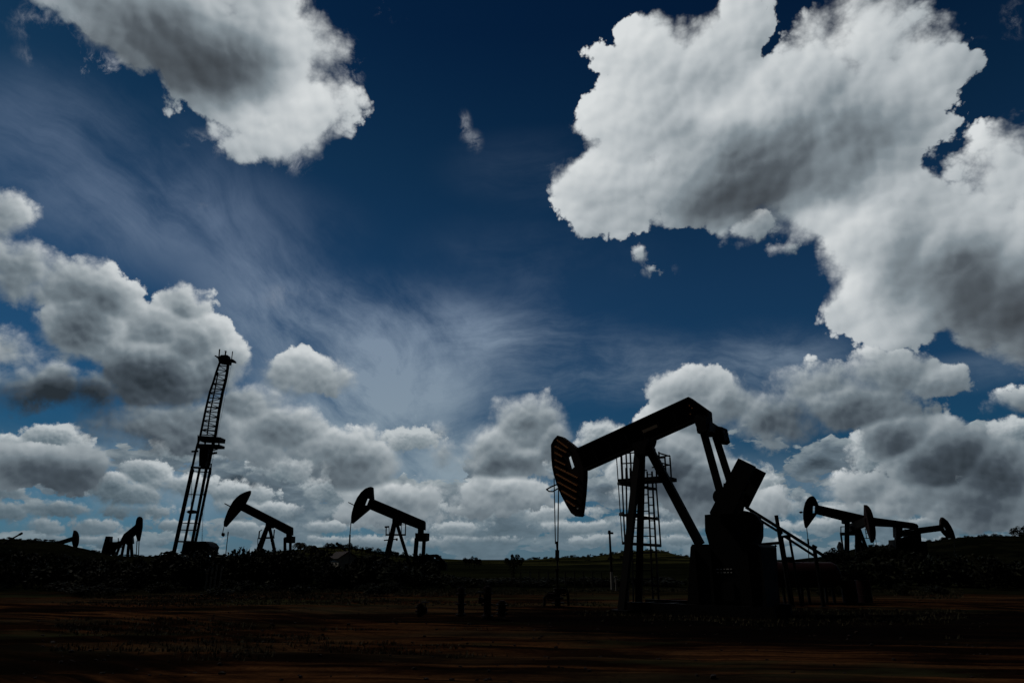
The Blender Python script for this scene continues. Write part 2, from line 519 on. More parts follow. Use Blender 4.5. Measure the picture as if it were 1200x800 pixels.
M_DARK = steel('dark_painted_steel', (.006, .006, .0065), (.016, .010, .007), 0.8, thr=(.5, .72))
M_HEAD = steel('rusty_red_steel', (.020, .010, .008), (.034, .016, .009), 0.8)
M_RIB = steel('worn_orange_paint', (.62, .27, .11), (.34, .13, .05), 0.7, 9.0)
M_GALV = steel('dull_galvanised_steel', (.020, .021, .022), (.034, .027, .022), 0.7)
M_PLATE = steel('faded_pale_plate', (.22, .17, .12), (.10, .07, .05), 0.7, 14.0)
M_CABLE = steel('greased_wire_rope', (.018, .017, .016), (.03, .025, .02), 0.6, 30.0)
M_RUST = steel('rusted_pipe', (.020, .012, .009), (.040, .020, .012), 0.85)
M_RED = steel('dark_red_paint', (.022, .003, .004), (.012, .006, .005), 0.7, 8.0, 0.2)
M_RUBBER = steel('black_rubber', (.010, .010, .010), (.016, .015, .014), 0.9)
M_WHITE = steel('weathered_whitewash', (.55, .52, .46), (.30, .26, .20), 0.9, 4.0)
M_MARK = steel('worn_white', (.75, .74, .70), (.5, .47, .42), 0.8, 30.0)
M_ROOF = steel('old_roof_sheet', (.06, .045, .04), (.09, .05, .035), 0.85, 5.0)
M_WOOD = steel('weathered_wood', (.030, .026, .022), (.055, .046, .038), 0.9, 9.0)
M_PALE = steel('pale_painted_post', (.40, .38, .34), (.20, .18, .15), 0.85, 7.0)
M_GLASS = steel('dark_window_glass', (.012, .014, .016), (.018, .02, .022), 0.2, 3.0, 0.5)

def leaf_mat(name, c0, c1):
    m, nt, b = material(name)
    V.T = nt
    g = nt.nodes.new('ShaderNodeNewGeometry')
    f = V(g.outputs['Random Per Island'])
    V.put(b.inputs['Base Color'], mixc(f, c0 + (1,), c1 + (1,)))
    b.inputs['Roughness'].default_value = 0.75
    b.inputs['Specular IOR Level'].default_value = 0.15
    V.T = WT
    return m
M_LEAF = leaf_mat('dark_leaves', (.006, .009, .004), (.022, .027, .012))
M_LEAF2 = leaf_mat('olive_leaves', (.008, .010, .005), (.028, .030, .013))
M_GRASS = leaf_mat('dry_grass', (.035, .034, .016), (.085, .070, .036))
M_BARK = steel('rough_bark', (.022, .017, .013), (.04, .032, .025), 0.95, 8.0)
# =====================================================================================
# ground and hills
# =====================================================================================
def sm(x, a, b):
    t = min(1.0, max(0.0, (x - a) / (b - a))); return t * t * (3 - 2 * t)

def N2(x, y, s, o=0.0): return mnoise.noise(Vector((x * s + o, y * s - o * 0.7, o * 1.3)))

def gz(x, y):
    """level of the bare ground"""
    near = 1.0 - sm(abs(y - 20), 30, 60)
    z = 0.05 * N2(x, y, 0.11, 3.0) + 0.035 * N2(x, y, 0.5, 9.0)
    # tyre ruts sweeping across the yard
    c = y - 15.5 + 0.0075 * (x + 6) ** 2 + 0.7 * N2(x, 0, 0.07, 5.0)
    rut = math.sin(c * 4.2 + 1.2 * N2(x, y, 0.15, 1.0)) * 0.035 * (1 - sm(abs(c), 4.0, 7.0))
    c2 = y - 24 - 0.10 * x + 0.8 * N2(x, 0, 0.06, 8.0)
    rut += math.sin(c2 * 3.3) * 0.03 * (1 - sm(abs(c2), 3.0, 6.0))
    z += (rut + 0.012 * N2(x, y, 2.3, 2.0)) * near
    return z - 0.03

def axis(lo, hi, d0, grow, far0, far1):
    v = []
    t = lo
    while t <= hi: v.append(t); t += d0
    s = d0; t = v[-1]
    while t < far1: s *= grow; t += s; v.append(t)
    s = d0; t = v[0]; pre = []
    while t > far0: s *= grow; t -= s; pre.append(t)
    return pre[::-1] + v

xs = axis(-22, 22, 0.22, 1.09, -2600, 2600)
ys = axis(5, 46, 0.20, 1.09, -120, 3200)
verts = [(x, y, gz(x, y)) for y in ys for x in xs]
nx = len(xs)
faces = [(j * nx + i, j * nx + i + 1, (j + 1) * nx + i + 1, (j + 1) * nx + i) for j in range(len(ys) - 1) for i in range(nx - 1)]
gm = bpy.data.meshes.new('ground'); gm.from_pydata(verts, [], faces)
for p in gm.polygons: p.use_smooth = True
ground = bpy.data.objects.new('ground', gm); COL.objects.link(ground)
tag(ground, kind='structure')

m, nt, b = material('red_soil')
V.T = nt
tcn = nt.nodes.new('ShaderNodeTexCoord'); P = V(tcn.outputs['Object'])
big = fbm(V.v('MULTIPLY', P, (0.5, 1.6, 1)), 0.16, 5, 0.55, dims='3D')
# wheel tracks: streaks that follow curved paths across the yard
sp = nt.nodes.new('ShaderNodeSeparateXYZ'); V.put(sp.inputs[0], P)
PX, PY = V(sp.outputs[0]), V(sp.outputs[1])
wob = (fbm(P, 0.12, 3, 0.5, dims='3D') - 0.5) * 3.0
q1 = PX + 6.0
lane = PY - 15.5 + q1 * q1 * 0.0075 + wob * 0.5
q2 = PX + 20.0
lane2 = PY - 27.0 + q2 * q2 * 0.022 + wob * 0.4
def streaks(ln, s):
    c = nt.nodes.new('ShaderNodeCombineXYZ'); V.put(c.inputs[0], PX * 0.10); V.put(c.inputs[1], ln * s)
    return fbm(V(c.outputs[0]), 1.0, 6, 0.62, dims='3D', dist=0.2)
trk = streaks(lane, 1.5)
left_lane = smooth(PX, -9.0, -1.0, 1.0, 0.0)
trk = V.m('MULTIPLY_ADD', left_lane, streaks(lane2, 1.3) - trk, trk)
fine = fbm(P, 9.0, 8, 0.65, dims='3D')
soil = mixc(smooth(trk, 0.42, 0.64), (.008, .0045, .003, 1), (.155, .064, .025, 1))
soil = mixc(smooth(big, 0.45, 0.68, 0.0, 0.7), soil, (.060, .052, .030, 1))
soil = mixc(smooth(fine, 0.40, 0.70, 0.0, 0.55), soil, (.022, .012, .008, 1))
wet = smooth(fbm(V.v('MULTIPLY', P, (0.35, 1.0, 1)), 0.30, 6, 0.62, dims='3D', dist=0.5), 0.46, 0.58, 0.0, 0.85)
soil = mixc(wet, soil, (.006, .004, .003, 1))
gf = smooth(fbm(V.v('MULTIPLY', P, (0.25, 1.0, 1)), 0.22, 6, 0.6, dims='3D'), 0.54, 0.62, 0.0, 0.85)
soil = mixc(gf, soil, (.040, .042, .020, 1))
spos = nt.nodes.new('ShaderNodeSeparateXYZ'); V.put(spos.inputs[0], P)
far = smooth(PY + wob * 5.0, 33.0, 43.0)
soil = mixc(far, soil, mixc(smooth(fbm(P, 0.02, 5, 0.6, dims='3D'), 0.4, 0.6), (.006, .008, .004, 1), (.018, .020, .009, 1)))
# shade painted into the soil round the big machine, and a darker patch at the left
oil = V.v('LENGTH', V.v('MULTIPLY', V.v('SUBTRACT', P, (10.0, 21.5, 0.0)), (0.085, 0.17, 0.0))) + (fbm(P, 0.5, 5, 0.6, dims='3D') - 0.5) * 0.9  # ragged outline of the painted shade
soil = mixc(smooth(oil, 0.75, 1.15, 0.93, 0.0), soil, (.004, .0035, .0035, 1))  # soil colour darkened here in place of real shadow
left_patch = V.v('LENGTH', V.v('MULTIPLY', V.v('SUBTRACT', P, (-12.5, 12.0, 0.0)), (0.16, 0.2, 0.0))) + (fbm(P, 0.35, 5, 0.6, dims='3D') - 0.5) * 1.0  # darker soil towards the near left of the yard
soil = mixc(smooth(left_patch, 0.6, 1.2, 0.8, 0.0), soil, (.007, .006, .004, 1))
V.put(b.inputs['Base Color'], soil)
b.inputs['Roughness'].default_value = 0.95
b.inputs['Specular IOR Level'].default_value = 0.0
bp = nt.nodes.new('ShaderNodeBump'); bp.inputs['Strength'].default_value = 0.9; bp.inputs['Distance'].default_value = 0.08
V.put(bp.inputs['Height'], fine * 0.5 + trk)
nt.links.new(bp.outputs[0], b.inputs['Normal'])
V.T = WT
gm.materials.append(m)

# hills: a skyline at a distance, with a broad rounded section behind and in front
def hill_mat(name, c0, c1, scale):
    m, nt, b = material(name)
    V.T = nt
    tcn = nt.nodes.new('ShaderNodeTexCoord'); P = V(tcn.outputs['Object'])
    f = smooth(fbm(V.v('MULTIPLY', P, (1, 1, 2.0)), scale, 7, 0.62, dims='3D'), 0.44, 0.58)
    V.put(b.inputs['Base Color'], mixc(f, c0 + (1,), c1 + (1,)))
    b.inputs['Roughness'].default_value = 1.0; b.inputs['Specular IOR Level'].default_value = 0.0
    bp = nt.nodes.new('ShaderNodeBump'); bp.inputs['Strength'].default_value = 1.0; bp.inputs['Distance'].default_value = 1.5
    V.put(bp.inputs['Height'], fbm(P, scale * 3, 6, 0.7, dims='3D')); nt.links.new(bp.outputs[0], b.inputs['Normal'])
    V.T = WT
    return m
M_HILL = hill_mat('scrub_hillside', (.008, .010, .005), (.055, .055, .020), 0.035)
M_BANK = hill_mat('dark_scrub_bank', (.006, .008, .005), (.016, .017, .009), 0.12)

HILLS = {}
def hill(name, sky, dist, depth_front, depth_back, mat, rough=1.0):
    """sky: list of (picture x, picture y) along the crest"""
    n = 90
    x0, x1 = sky[0][0], sky[-1][0]
    crest = []
    for i in range(n + 1):
        px = x0 + (x1 - x0) * i / n
        for (ax, ay), (bx, by) in zip(sky, sky[1:]):
            if ax <= px <= bx: py = ay + (by - ay) * sm(px, ax, bx); break
        crest.append(at_depth(px, py, dist))
    prof = [(-1.0, -0.02), (-0.8, .06), (-0.6, .22), (-0.42, .45), (-0.26, .70), (-0.12, .91), (0, 1.0), (0.15, .95), (0.4, .7), (0.7, .3), (1.0, -0.02)]
    bm = bmesh.new(); rows = []
    for t, h in prof:
        row = []
        for c in crest:
            y = c.y + (t * depth_front if t < 0 else t * depth_back)
            k = y / c.y
            z = max(c.z, 0.05) * h - 0.3 * (h < 0.0)
            z += rough * 0.03 * c.z * N2(c.x, y, 6.0 / dist, 4.0) * (h < 0.99)
            row.append(bm.verts.new((c.x * (1 + (k - 1) * 0.6), y, z)))
        rows.append(row)
    for A, B in zip(rows, rows[1:]):
        for i in range(n): bm.faces.new((A[i], A[i + 1], B[i + 1], B[i]))
    o = mesh_obj(name, bm, mat, None, True)
    tag(o, kind='structure')
    HILLS.setdefault(name, []).append(crest)
    return o

hill('hill', [(560, 659), (600, 657), (625, 655), (655, 653), (690, 652), (712, 649), (735, 646), (757, 644.5), (772, 645), (790, 650), (812, 654), (850, 657), (900, 659)], 420, 240, 300, M_HILL)
hill('distant_hill', [(-300, 658), (-100, 656), (100, 655), (250, 654), (360, 643), (382, 640), (400, 640), (425, 643), (450, 648), (480, 651), (510, 654), (560, 656), (620, 658), (900, 658), (1000, 657), (1300, 657)], 900, 400, 500, M_HILL)
hill('hill', [(930, 656), (970, 652), (1000, 645), (1020, 640), (1060, 637), (1090, 634), (1110, 631), (1130, 629), (1160, 627.5), (1200, 628), (1300, 626), (1400, 634)], 190, 90, 120, M_BANK)
hill('earth_bank', [(-420, 650), (-200, 640), (-60, 634), (0, 631), (30, 632), (60, 634), (85, 640), (105, 645), (120, 650), (160, 651.5), (200, 651), (260, 654)], 75, 22, 30, M_BANK)
# =====================================================================================
# the large pump jack
# =====================================================================================
JACKS = 'pump jacks of the oil field'
F = Frame(6.05, 26.0, 35)
F.o.x = at_depth(752, 690, 26.0).x
pj = thing('pump_jack', 'largest pump jack, in the foreground, its beam end raised high and striped horse head low', 'pump jack', F.o, F.rz, JACKS)
L, P3 = F.L, F.P3
def flip(pts, hole=None): return pts

# --- horse head with orange ribs
bm = bmesh.new()
hn = -0.17
head = L([(653.7, 510.6), (657.5, 512), (667, 519), (676, 526.5), (684, 549.5), (683.9, 560), (682.6, 578), (680.6, 596), (679.6, 602.2), (677.5, 604.3), (675, 604), (670, 600.5),
          (664.5, 591.5), (658.5, 580), (653.2, 567.5), (649.6, 555.5), (647.6, 546), (646.7, 534), (646.4, 521), (649.3, 515.5)], hn)
hole = L([(666.2, 535.8), (669.3, 533), (674.3, 547), (670.2, 550.6)], hn)
prism(bm, head, hn, hn + 0.05, hole)                                   # near cheek plate
prism(bm, head, 0.12, 0.17, L([(665.6, 535), (669.8, 532), (675, 547.2), (670, 551.5)], 0.25))   # far cheek plate
face = head[8:] + head[:1]
for a, b2 in zip(face, face[1:]):                                      # curved face plate
    bar(bm, (a[0], 0, a[1]), (b2[0], 0, b2[1]), 0.05, 0.38)
back = head[:5]
for a, b2 in zip(back, back[1:]): bar(bm, (a[0], 0, a[1]), (b2[0], 0, b2[1]), 0.04, 0.30)
bar(bm, (head[5][0] - .04, 0, head[5][1]), (head[8][0] - .04, 0, head[8][1]), 0.04, 0.30)
hd = mesh_obj('horse_head', bm, M_HEAD, pj)
def q8(x, y): return (640 + x / 8.0, 500 + y / 8.0)
for (a, b2, c, d) in ((100, 122, 205, 200), (80, 182, 190, 240), (80, 240, 150, 279), (80, 308, 180, 359), (82, 372, 295, 478), (92, 442, 290, 550), (106, 516, 284, 612), (142, 598, 278, 680), (186, 688, 268, 745)):
    bm = bmesh.new()
    A = P3(*q8(a, b2), hn - 0.02); B = P3(*q8(c, d), hn - 0.02)
    bar(bm, A, B, random.uniform(.045, .065), 0.045)
    mesh_obj('rib', bm, M_RIB, hd)
bm = bmesh.new()
c = F.P(677, 595.5, hn - .03); disc(bm, c, 0.035, hn - .05, hn - .004, 12)
mesh_obj('pin', bm, M_MARK, hd)

# --- walking beam: an I-section
bm = bmesh.new()
bn = -0.18
top = [(674.5, 526.5), (700, 515), (740, 497), (780, 478.5), (803, 467.2), (807, 465.6)]
bot = [(684.5, 549.5), (696, 544), (724, 532.2), (760, 515), (790, 502.3), (814, 491.2)]
web = L(top + [(818.5, 473.5), (829.5, 481.6), (830.6, 488), (830.4, 496.5), (816, 498.5)] + bot[::-1], 0.0)
prism(bm, web, -0.03, 0.03)
for line in (top, bot):
    pp = L(line, bn)
    bar(bm, (pp[0][0], 0, pp[0][1]), (pp[-1][0], 0, pp[-1][1]), 0.06, 0.38)
for pth in ([(807, 465.6), (829.5, 481.6)], [(829.5, 481.6), (830.5, 496.5)], [(814, 491.2), (816, 498.5)]):
    pp = L(pth, bn); bar(bm, (pp[0][0], 0, pp[0][1]), (pp[1][0], 0, pp[1][1]), 0.05, 0.38)
for k in range(1, 7):                                                  # web stiffeners
    u = k / 7.0
    a = F.P(674 + (807 - 674) * u, 527 + (466 - 527) * u, 0); b2 = F.P(684 + (814 - 684) * u, 549 + (491 - 549) * u, 0)
    bar(bm, (a[0], 0, a[1] - .05), (b2[0], 0, b2[1] + .05), 0.03, 0.32)
wb = mesh_obj('walking_beam', bm, M_DARK, pj)
bm = bmesh.new()
prism(bm, L([(752.5, 504.2), (769.3, 497.0), (771.0, 500.2), (754.0, 507.4)], -0.2), -0.215, -0.17)
mesh_obj('name_plate', bm, M_PLATE, wb)
bm = bmesh.new()
bm.free()
for px, py in ((808, 475), (811, 478), (809, 485)):
    bm = bmesh.new(); disc(bm, F.P(px, py, -.2), 0.03, -0.21, -0.17, 8)
    mesh_obj('bolt', bm, M_RIB, wb)

# --- centre bearing and samson post
bm = bmesh.new()
prism(bm, L([(741, 520), (761, 513.5), (760, 518), (757.5, 524), (756.5, 532), (744, 532), (743.5, 526)], -.3), -0.38, 0.38)
mesh_obj('centre_bearing', bm, M_DARK, pj)
near_b = P3(735.5, 650, -0.95); far_b = P3(749.7, 650, 0.95); tp = P3(749.6, 528, 0)
def leg_bar(a_top, b_mid, w, name, mat=M_DARK, up=(0, 1, 0), d=None):
    t = a_top.z / (a_top.z - b_mid.z)
    bt = a_top + (b_mid - a_top) * t
    bm = bmesh.new(); bar(bm, a_top, bt, w, d, Vector(up))
    box(bm, bt.x - .32, bt.x + .32, bt.y - .22, bt.y + .22, -0.05, 0.06)
    return mesh_obj(name, bm, mat, pj), bt
leg_bar(tp + Vector((0.02, -.14, 0)), near_b, 0.24, 'leg', d=0.20)
leg_bar(tp + Vector((0.03, .14, 0)), far_b, 0.21, 'leg', d=0.18)
bm = bmesh.new()
a = P3(760, 524, 0); b2 = P3(820.5, 638, 0)
bar(bm, a, b2, 0.30, 0.22)
mesh_obj('brace_leg', bm, M_DARK, pj)
for u in (0.62, 0.90):
    p = tp + (near_b - tp) * u; q = tp + (far_b - tp) * u
    bm = bmesh.new(); bar(bm, p, q, 0.08, 0.08, Vector((0, 0, 1)))
    mesh_obj('cross_brace', bm, M_DARK, pj)

# --- equaliser and pitman arms
bm = bmesh.new()
prism(bm, L([(829, 497), (833, 496.2), (840, 497.2), (841.5, 505), (843.5, 513.5), (840, 516.2), (834.5, 516), (829.5, 509)], 0), 0.55, 1.15)
mesh_obj('bearing', bm, M_DARK, pj)
bm = bmesh.new()
prism(bm, L([(815, 487), (829, 487), (829.5, 506), (819, 508)], -1.0), -1.15, -0.75)
mesh_obj('bearing', bm, M_DARK, pj)
bm = bmesh.new()
e0 = P3(823, 498, -1.0); e1 = P3(836.5, 506, 1.0)
bar(bm, e0, e1, 0.42, 0.36, Vector((0, 0, 1)))
mesh_obj('equaliser', bm, M_DARK, pj)
for (t0, t1, off) in (((822, 497), (845.5, 582), -1.0), ((838.5, 511), (858, 572), 1.0)):
    bm = bmesh.new()
    A = P3(*t0, off); B = P3(*t1, off)
    bar(bm, A, B, 0.25, 0.08)
    disc(bm, (B.x, B.z), 0.26, off - .12, off + .12, 16)
    mesh_obj('pitman_arm', bm, M_DARK, pj)

# --- cranks with counterweights
for off, wpts, cpts in ((-0.85, [(865, 536.6), (883.5, 545.6), (858.5, 601), (832.5, 603), (831.5, 600), (848, 569)], [(849, 566), (866, 573), (862, 614), (845, 612)]),
                        (0.85, [(873, 541.5), (895.7, 553.2), (875.2, 594), (855, 592)], [(860, 570), (874, 577), (868, 612), (854, 610)])):
    bm = bmesh.new(); prism(bm, L(cpts, off), off - 0.10, off + 0.10)
    ck = mesh_obj('crank', bm, M_DARK, pj)
    bm = bmesh.new(); prism(bm, L(wpts, off - 0.36), off - 0.36, off - 0.12) if off < 0 else prism(bm, L(wpts, off + 0.12), off + 0.12, off + 0.36)
    mesh_obj('counterweight', bm, M_DARK, ck)
bm = bmesh.new()
c = F.P(853, 607, 0); tube(bm, [(c[0], -0.9, c[1]), (c[0], 0.9, c[1])], 0.14, 14)
mesh_obj('crank_shaft', bm, M_DARK, pj)

# --- gear box, brake drum, motor and pedestal
bm = bmesh.new()
prism(bm, L([(827.2, 603), (834, 602.5), (838, 599), (872, 598), (880, 603), (884, 612), (884, 628), (880, 640), (833, 640), (830.5, 632), (827.6, 622)], -.5), -0.62, 0.55)
gb = mesh_obj('gear_box', bm, M_DARK, pj)
bm = bmesh.new()
c = F.P(876.5, 616, -.7)
disc(bm, c, 0.45, -0.86, -0.66, 28); disc(bm, c, 0.12, -0.95, -0.62, 12)
mesh_obj('brake_drum', bm, M_DARK, gb)
bm = bmesh.new()
prism(bm, L([(811, 641), (813, 637.5), (889, 637.5), (892.5, 641), (896, 720), (807, 720)], -.8), -0.95, 0.95)
ped = mesh_obj('pedestal', bm, M_DARK, pj)
for px in (814, 832, 875, 891):
    a, b2 = F.P(px, 643, -.95), F.P(px, 712, -.95)
    bm = bmesh.new(); box(bm, a[0] - .04, a[0] + .04, -1.04, -0.953, max(.02, b2[1]), a[1]); mesh_obj('stiffener', bm, M_DARK, ped)
a, b2 = F.P(843, 682, -.95), F.P(862, 704, -.95)
bm = bmesh.new(); box(bm, a[0], b2[0], -0.985, -0.953, b2[1], a[1], .01); mesh_obj('cover_plate', bm, M_DARK, ped)
bm = bmesh.new()
xa = F.P(728, 700, -1.1)[0]; xb = F.P(905, 700, -1.1)[0]
for yy in (-1.05, 0.85): box(bm, xa, xb, yy, yy + 0.2, -0.1, 0.30)
for k in range(6):
    xx = xa + (xb - xa) * (k + .5) / 6
    box(bm, xx - .1, xx + .1, -0.848, 0.848, -0.1, 0.24)
mesh_obj('skid_frame', bm, M_DARK, pj)
for r_, py in enumerate((666.4, 670.4)):  # two rows of small white plates on the pedestal face
    for k in range(5):
        px = 841.0 + k * 3.9 + r_ * 0.5
        w = 0.9 if (k + r_) % 3 else 1.5
        bm = bmesh.new()
        prism(bm, L([(px - w, py - .6), (px + w, py - .6), (px + w, py + .6), (px - w, py + .6)], -.965), -0.972, -0.955)
        mesh_obj('white_plate', bm, M_MARK, ped)

# --- service ladder with safety cage and platform behind the post
LO = 1.15
bm = bmesh.new()
ra = P3(758.3, 552, LO); rb = P3(763.0, 652, LO); rc = P3(764.0, 552, LO); rd = P3(769.2, 652, LO)
def to_ground(a, b): return a + (b - a) * (a.z / (a.z - b.z))
rb, rd = to_ground(ra, rb), to_ground(rc, rd)
bar(bm, ra, rb, 0.05, 0.05); bar(bm, rc, rd, 0.06, 0.05)
k = 0; zz = 0.5
while zz < ra.z - .1:
    u = (ra.z - zz) / (ra.z - rb.z)
    bar(bm, ra + (rb - ra) * u, rc + (rd - rc) * u, 0.04, 0.035); zz += 0.29
l2a, l2b = P3(733.6, 548, LO), to_ground(P3(733.6, 548, LO), P3(735.4, 652, LO))
l3a, l3b = P3(738.5, 548, LO), to_ground(P3(738.5, 548, LO), P3(741.0, 652, LO))
bar(bm, l2a, l2b, 0.05, 0.05); bar(bm, l3a, l3b, 0.045, 0.05)
zz = 1.0
while zz < l2a.z - .1:
    u = (l2a.z - zz) / (l2a.z - l2b.z)
    bar(bm, l3a + (l3b - l3a) * u, P3(749, 600, LO) * 0 + Vector((ra.x, LO, (l3a + (l3b - l3a) * u).z)), 0.04, 0.035); zz += 0.31
ld_ = mesh_obj('ladder', bm, M_GALV, pj)
bm = bmesh.new()
LC = LO + 0.75
for (x0, y0_, x1, y1_) in ((723.6, 566.5, 770, 573), (725.5, 602.5, 772.5, 608), (729, 636, 774.6, 639)):
    a, b2 = P3(x0, y0_, LC), P3(x1, y1_, LC)
    a2, b3 = Vector((P3(730, y0_, LO).x, LO, a.z)), Vector((P3(769, y1_, LO).x, LO, b2.z))
    for p, q in ((a, b2), (a, a2), (b2, b3)): bar(bm, p, q, 0.11, 0.02)
for (x0, y0_, x1, y1_, w) in ((722.2, 532, 729.4, 637, .036), (727.6, 532, 732.4, 637, .06), (768.3, 560, 774.4, 640, .06)):
    bar(bm, P3(x0, y0_, LC), P3(x1, y1_, LC), w, 0.02)
mesh_obj('safety_cage', bm, M_GALV, ld_)
bm = bmesh.new()
PO = 1.1
dk = [P3(730, 555, PO), P3(786, 558.5, PO)]
zd = min(dk[0].z, dk[1].z)
box(bm, dk[0].x, dk[1].x, PO - .5, PO + .6, zd - 0.14, zd)
pl = mesh_obj('platform', bm, M_GALV, pj)
def rail(a, b_, w, d, name='guard_rail'):
    bm = bmesh.new(); bar(bm, a, b_, w, d); mesh_obj(name, bm, M_GALV, pl)
for (xx, yt, off) in ((728.3, 531.5, PO - .5), (733.6, 530.5, PO + .6), (738.5, 530, PO - .5), (744, 530, PO + .6), (767.5, 526.5, PO - .5), (772, 529, PO + .6), (779, 534, PO - .5), (785, 535.5, PO + .6)):
    p = P3(xx, yt, off); rail(p, Vector((p.x, off, zd)), 0.05, 0.05, 'rail_post')
for (x0, y0_, x1, y1_, off) in ((728.3, 531.5, 745, 530, PO - .5), (728.3, 543, 745, 542, PO - .5), (733.6, 531, 745, 530, PO + .6), (759, 528, 768, 525.5, PO - .5), (767, 536.2, 785, 533.5, PO + .6), (767.5, 547, 785.5, 544.5, PO + .6),
                                (763, 537, 779, 536, PO - .5), (764, 547.5, 779, 546, PO - .5)):
    rail(P3(x0, y0_, off), P3(x1, y1_, off), 0.045, 0.04)
for xx, yt in ((785.3, 534.5), (785.6, 545)):
    p = P3(xx, yt, PO + .6); rail(p, Vector((p.x, PO - .5, p.z)), 0.045, 0.04)

# --- bridle, carrier bar and polished rod hanging from the head
bm = bmesh.new()
tube(bm, [P3(649.3, 560, -.12), P3(650.9, 637, -.12)], 0.020, 6)
br = mesh_obj('bridle_rope', bm, M_CABLE, pj)
bm = bmesh.new()
tube(bm, [P3(654.6, 571, .12), P3(653.6, 645, .12)], 0.024, 6)
mesh_obj('bridle_rope', bm, M_CABLE, pj)
bm = bmesh.new()
a = P3(653.0, 644, .12); b2 = P3(653.0, 656, .12)
bar(bm, P3(652.2, 634, .12), a, 0.05, 0.05); bar(bm, a, b2, 0.09, 0.16)
mesh_obj('carrier_bar', bm, M_DARK, pj)
bm = bmesh.new()
tube(bm, [P3(653.2, 655, .12), P3(653.6, 690, .12)], 0.03, 8)
mesh_obj('polished_rod', bm, M_GALV, pj)
bm = bmesh.new()
tube(bm, [P3(653.5, 567, -.2), P3(646, 570, -.25), P3(640.4, 573.2, -.2), P3(643.5, 575.4, 0), P3(648, 575.6, .1), P3(654.2, 571.8, .2)], 0.030, 6)
mesh_obj('rope_guide', bm, M_DARK, pj)
WELL = F.o + F.ex * P3(653.4, 700, .12).x + F.ey * .12
# =====================================================================================
# the smaller pump jacks
# =====================================================================================
def jack_from_view(fr, label, spec):
    t = thing('pump_jack', label, 'pump jack', fr.o, fr.rz, JACKS)
    made = {}
    for s in spec:
        kind, name = s[0], s[1]
        bm = bmesh.new()
        mat = M_DARK
        par = t
        if kind == 'poly':
            _, _, pts, hw = s[:4]
            hole = s[4] if len(s) > 4 else None
            c = s[5] if len(s) > 5 else 0.0
            if name == 'horse_head': hw = 0.15
            if name == 'walking_beam': hw = 0.17
            if hole:
                hx = sum(p[0] for p in hole) / len(hole); hy = sum(p[1] for p in hole) / len(hole)
                hole = [(hx + (p[0] - hx) * 1.35, hy + (p[1] - hy) * 1.12) for p in hole]
            prism(bm, fr.L(pts, c - hw), c - hw, c + hw, fr.L(hole, c - hw) if hole else None)
            mat = M_HEAD if name == 'horse_head' else M_DARK
        elif kind == 'leg':                                  # runs on down to the ground
            _, _, a, b_, w, o0, o1 = s
            A, B = fr.P3(*a, o0), fr.P3(*b_, o1)
            B = A + (B - A) * ((A.z + 0.02) / (A.z - B.z))
            bar(bm, A, B, w * fr.S() * .8, 0.16)
            box(bm, B.x - .25, B.x + .25, B.y - .25, B.y + .25, -0.06, 0.08)
        elif kind == 'bars':
            if name in ('guard_rail', 'rope_guide', 'service_platform'): mat = M_GALV
            par = made['service_platform'] if name == 'guard_rail' and 'service_platform' in made else t
            for (a, b_, w, o0, o1) in s[2][:-1]:              # each bar is a piece of its own
                b1 = bmesh.new(); bar(b1, fr.P3(*a, o0), fr.P3(*b_, o1), w * fr.S(), max(0.04, w * fr.S() * .7))
                made.setdefault(name, mesh_obj(name, b1, mat, par))
            for (a, b_, w, o0, o1) in s[2][-1:]:
                bar(bm, fr.P3(*a, o0), fr.P3(*b_, o1), w * fr.S(), max(0.04, w * fr.S() * .7))
        elif kind == 'rope':
            tube(bm, [fr.P3(*p, 0) for p in s[2]], s[3], 6); mat = M_CABLE
        elif kind == 'box':
            _, _, (x0, y0, x1, y1), hw = s
            a, b_ = fr.P(x0, y0, -hw), fr.P(x1, y1, -hw)
            box(bm, a[0], b_[0], -hw, hw, min(a[1], b_[1]), max(a[1], b_[1]), 0.03)
        if name == 'counterweight' and 'crank' in made: par = made['crank']
        if name == 'guard_rail' and 'service_platform' in made: par = made['service_platform']
        o = mesh_obj(name, bm, mat, par)
        made.setdefault(name, o)
    return t

def skid(fr, x0, x1, hw=0.9):
    """timber and steel base lying on the ground, from picture x0 to x1"""
    a, b_ = fr.P(x0, 676)[0], fr.P(x1, 676)[0]
    return ('raw', a, b_, hw)

def add_skid(t, fr, x0, x1, hw=0.9):
    a, b_ = fr.P(x0, 676)[0], fr.P(x1, 676)[0]
    bm = bmesh.new()
    for yy in (-hw, hw - .2): box(bm, a, b_, yy, yy + .2, -0.06, 0.32)
    for k in range(5):
        xx = a + (b_ - a) * (k + .5) / 5
        box(bm, xx - .12, xx + .12, -hw + .203, hw - .203, -0.06, 0.26)
    mesh_obj('skid_frame', bm, M_DARK, t)

